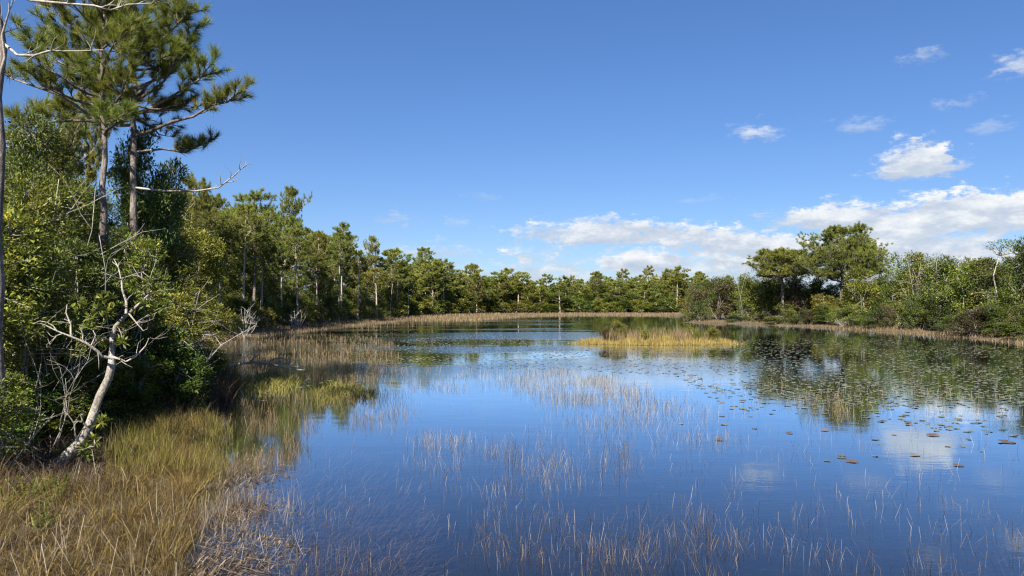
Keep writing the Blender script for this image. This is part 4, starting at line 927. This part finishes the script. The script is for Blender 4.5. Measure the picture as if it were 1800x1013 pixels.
for k, (px, py, lb) in enumerate([(18, 905, 'yellow green fern at the bottom left corner of the bank'), (48, 880, 'fern below the exposed root of the leaning tree'), (95, 880, 'small fern right of the exposed root'), (70, 930, 'fern standing in the ochre grass at bottom left')]):
    x, y = ground(px, py, .25); z = hz(x, y); e = thing('fern_clump', lb, 'fern', (x, y, z), 0, (1, 1, 1), 'ferns of the near bank'); mb = MB()
    for i in range(9):
        az = g.uniform(0, 6.28); q = path((0, 0, -.04), (math.cos(az) * .5, math.sin(az) * .5, 1), g.uniform(.35, .7), 7, g, .06, -.06); m = 34; f = np.sort(g.uniform(.1, 1, m)) * 7; ii = np.minimum(f.astype(int), 6)
        pp = q[ii] + (q[ii + 1] - q[ii]) * (f - ii)[:, None]; tg = unit(q[ii + 1] - q[ii]); sdv = np.array([-math.sin(az), math.cos(az), 0]) * np.where(np.arange(m) % 2, 1, -1)[:, None]
        fr = MB(); leaves(fr, pp, sdv + tg * .5, np.tile([math.cos(az), math.sin(az), .6], (m, 1)), .085 * (1.15 - f / 8), .022, g.uniform(.2, .9, m)); tube(fr, q, .004, 3, .3, g=g); put('frond', fr.mesh('fern_frond', M_FERN), e)


# ------------------------------------------------------------------ lily pads
def pad_verts(g, n=13):
    a = np.linspace(.16, 2 * math.pi - .16, n); r = 1 + g.normal(0, .04, n); c = g.uniform(-.1, .1, 2)
    V = np.column_stack([r * np.cos(a), r * np.sin(a), g.normal(0, .02, n) + .02 * np.sin(a * 2)]); V = np.vstack([[[*c, 0]], V])
    return V, np.array([[0, i, i + 1] for i in range(1, n)])
def lily_pads():
    g2 = np.random.default_rng(55)
    reg = [([(1225, 602), (1340, 596), (1500, 594), (1800, 612), (1800, 722), (1640, 716), (1450, 712), (1320, 690), (1240, 650)], 6400, .30), ([(700, 598), (860, 586), (1000, 606), (1230, 640), (1230, 664), (960, 650), (700, 644)], 2600, .25),
           ([(560, 590), (720, 580), (780, 600), (720, 650), (620, 640)], 900, .3), ([(1180, 655), (1440, 700), (1800, 720), (1800, 770), (1500, 740), (1260, 720)], 340, .6), ([(1150, 720), (1800, 740), (1800, 830), (1450, 830), (1200, 770)], 34, .9),
           ([(420, 690), (560, 650), (660, 650), (640, 690), (500, 730)], 60, .7), ([(1050, 565), (1280, 572), (1240, 582), (1060, 578)], 260, .3), ([(1010, 612), (1330, 612), (1290, 632), (1060, 626)], 240, .4)]
    P = np.concatenate([in_poly(a, n, g2, b) for a, n, b in reg]); P = P[(sdist(P) < -.4)]; fld = np.sin(P[:, 0] * .9 + 2 * np.sin(P[:, 1] * .23)) + np.sin(P[:, 1] * .55 + 1.5 * np.sin(P[:, 0] * .31)); P = P[fld > g2.uniform(-2.3, .6, len(P))]
    q = (P - ISL) / ISL_R; P = P[np.hypot(q[:, 0], q[:, 1]) > 1.05]
    Rr = g2.uniform(.045, .125, len(P)) * np.where(P[:, 1] < 22, .85, 1.0); keep = np.ones(len(P), bool)
    cell = {}
    for i in np.argsort(P[:, 1]):                                     # pads lie side by side, not through each other
        c = (int(P[i, 0] / .4), int(P[i, 1] / .4)); ok = True
        for dx in (-1, 0, 1):
            for dy in (-1, 0, 1):
                for j in cell.get((c[0] + dx, c[1] + dy), ()):
                    if (P[i, 0] - P[j, 0]) ** 2 + (P[i, 1] - P[j, 1]) ** 2 < (Rr[i] + Rr[j]) ** 2: ok = False
        if ok: cell.setdefault(c, []).append(i)
        keep[i] = ok
    P = P[keep]; Rr = Rr[keep]; D = np.hypot(P[:, 0], P[:, 1]); inview = np.abs(P[:, 0] / P[:, 1]) < .715
    order = np.argsort(-(Rr ** 2 / D ** 3) * inview); near = order[:292]; rest = order[292:]
    protos = []
    for k in range(7):
        V, Fc = pad_verts(g2, 17); mb = MB(); mb.add(V, Fc, g2.uniform(0, 1)); protos.append(mb.mesh('lily_pad', M_PAD))
    for i in near:
        o = put('lily_pad', protos[int(g2.integers(0, 7))]); o.location = (P[i, 0], P[i, 1], .012); o.scale = (Rr[i], Rr[i], .22); o.rotation_euler = (g2.normal(0, .012), g2.normal(0, .012), g2.uniform(0, 6.28))
        tag(o, 'round green lily pad lying flat among others on the pond', 'lily pad', 'green lily pads on the open pond')
    for px, py, r, lb in ((1640, 766, .15, 'rust red curled lily pad below the bright cloud reflection, left'), (1770, 778, .18, 'large rust lily pad near the right edge'), (1265, 774, .11, 'small reddish lily pad at the left of the near pads'), (1498, 812, .12, 'lowest rust brown lily pad in the near water'),
                          (1608, 801, .10, 'brown lily pad on the white cloud reflection'), (1685, 819, .10, 'rust lily pad right of the white cloud reflection'), (1388, 762, .09, 'tiny rust lily pad between green pads'), (1450, 757, .11, 'flat brown lily pad above the rust ones')):
        x, y = ground(px, py); V, Fc = pad_verts(g2, 17); rr = np.hypot(V[:, 0], V[:, 1]); V[:, 2] += .16 * rr ** 4 * (V[:, 1] > .1); V[:, :2] *= r; V[:, 2] = V[:, 2] * r
        mb = MB(); mb.add(V, Fc, .5); o = put('lily_pad', mb.mesh('rust_lily_pad', M_PADR)); o.location = (x, y, .012); o.rotation_euler = (0, 0, g2.uniform(-.6, .6)); tag(o, lb, 'lily pad', 'rust coloured lily pads')
    mb = MB()
    for i in rest:
        V, Fc = pad_verts(g2, 9); a = g2.uniform(0, 6.28); c, s = math.cos(a), math.sin(a)
        V = np.column_stack([V[:, 0] * c - V[:, 1] * s, V[:, 0] * s + V[:, 1] * c, V[:, 2] * .22]) * [Rr[i], Rr[i], 1]; tl = g2.normal(0, .02, 2); V[:, 2] = V[:, 2] + V[:, 0] * tl[0] + V[:, 1] * tl[1] + .012
        mb.add(V + [P[i, 0], P[i, 1], 0], Fc, g2.uniform(0, 1))
    stuff('lily_pad_carpet', mb, M_PAD, 'carpet of small distant lily pads across the pond', 'lily pads')
    print('pads', len(P))
lily_pads()
print('tris', sum(len(m.polygons) for m in bpy.data.meshes))
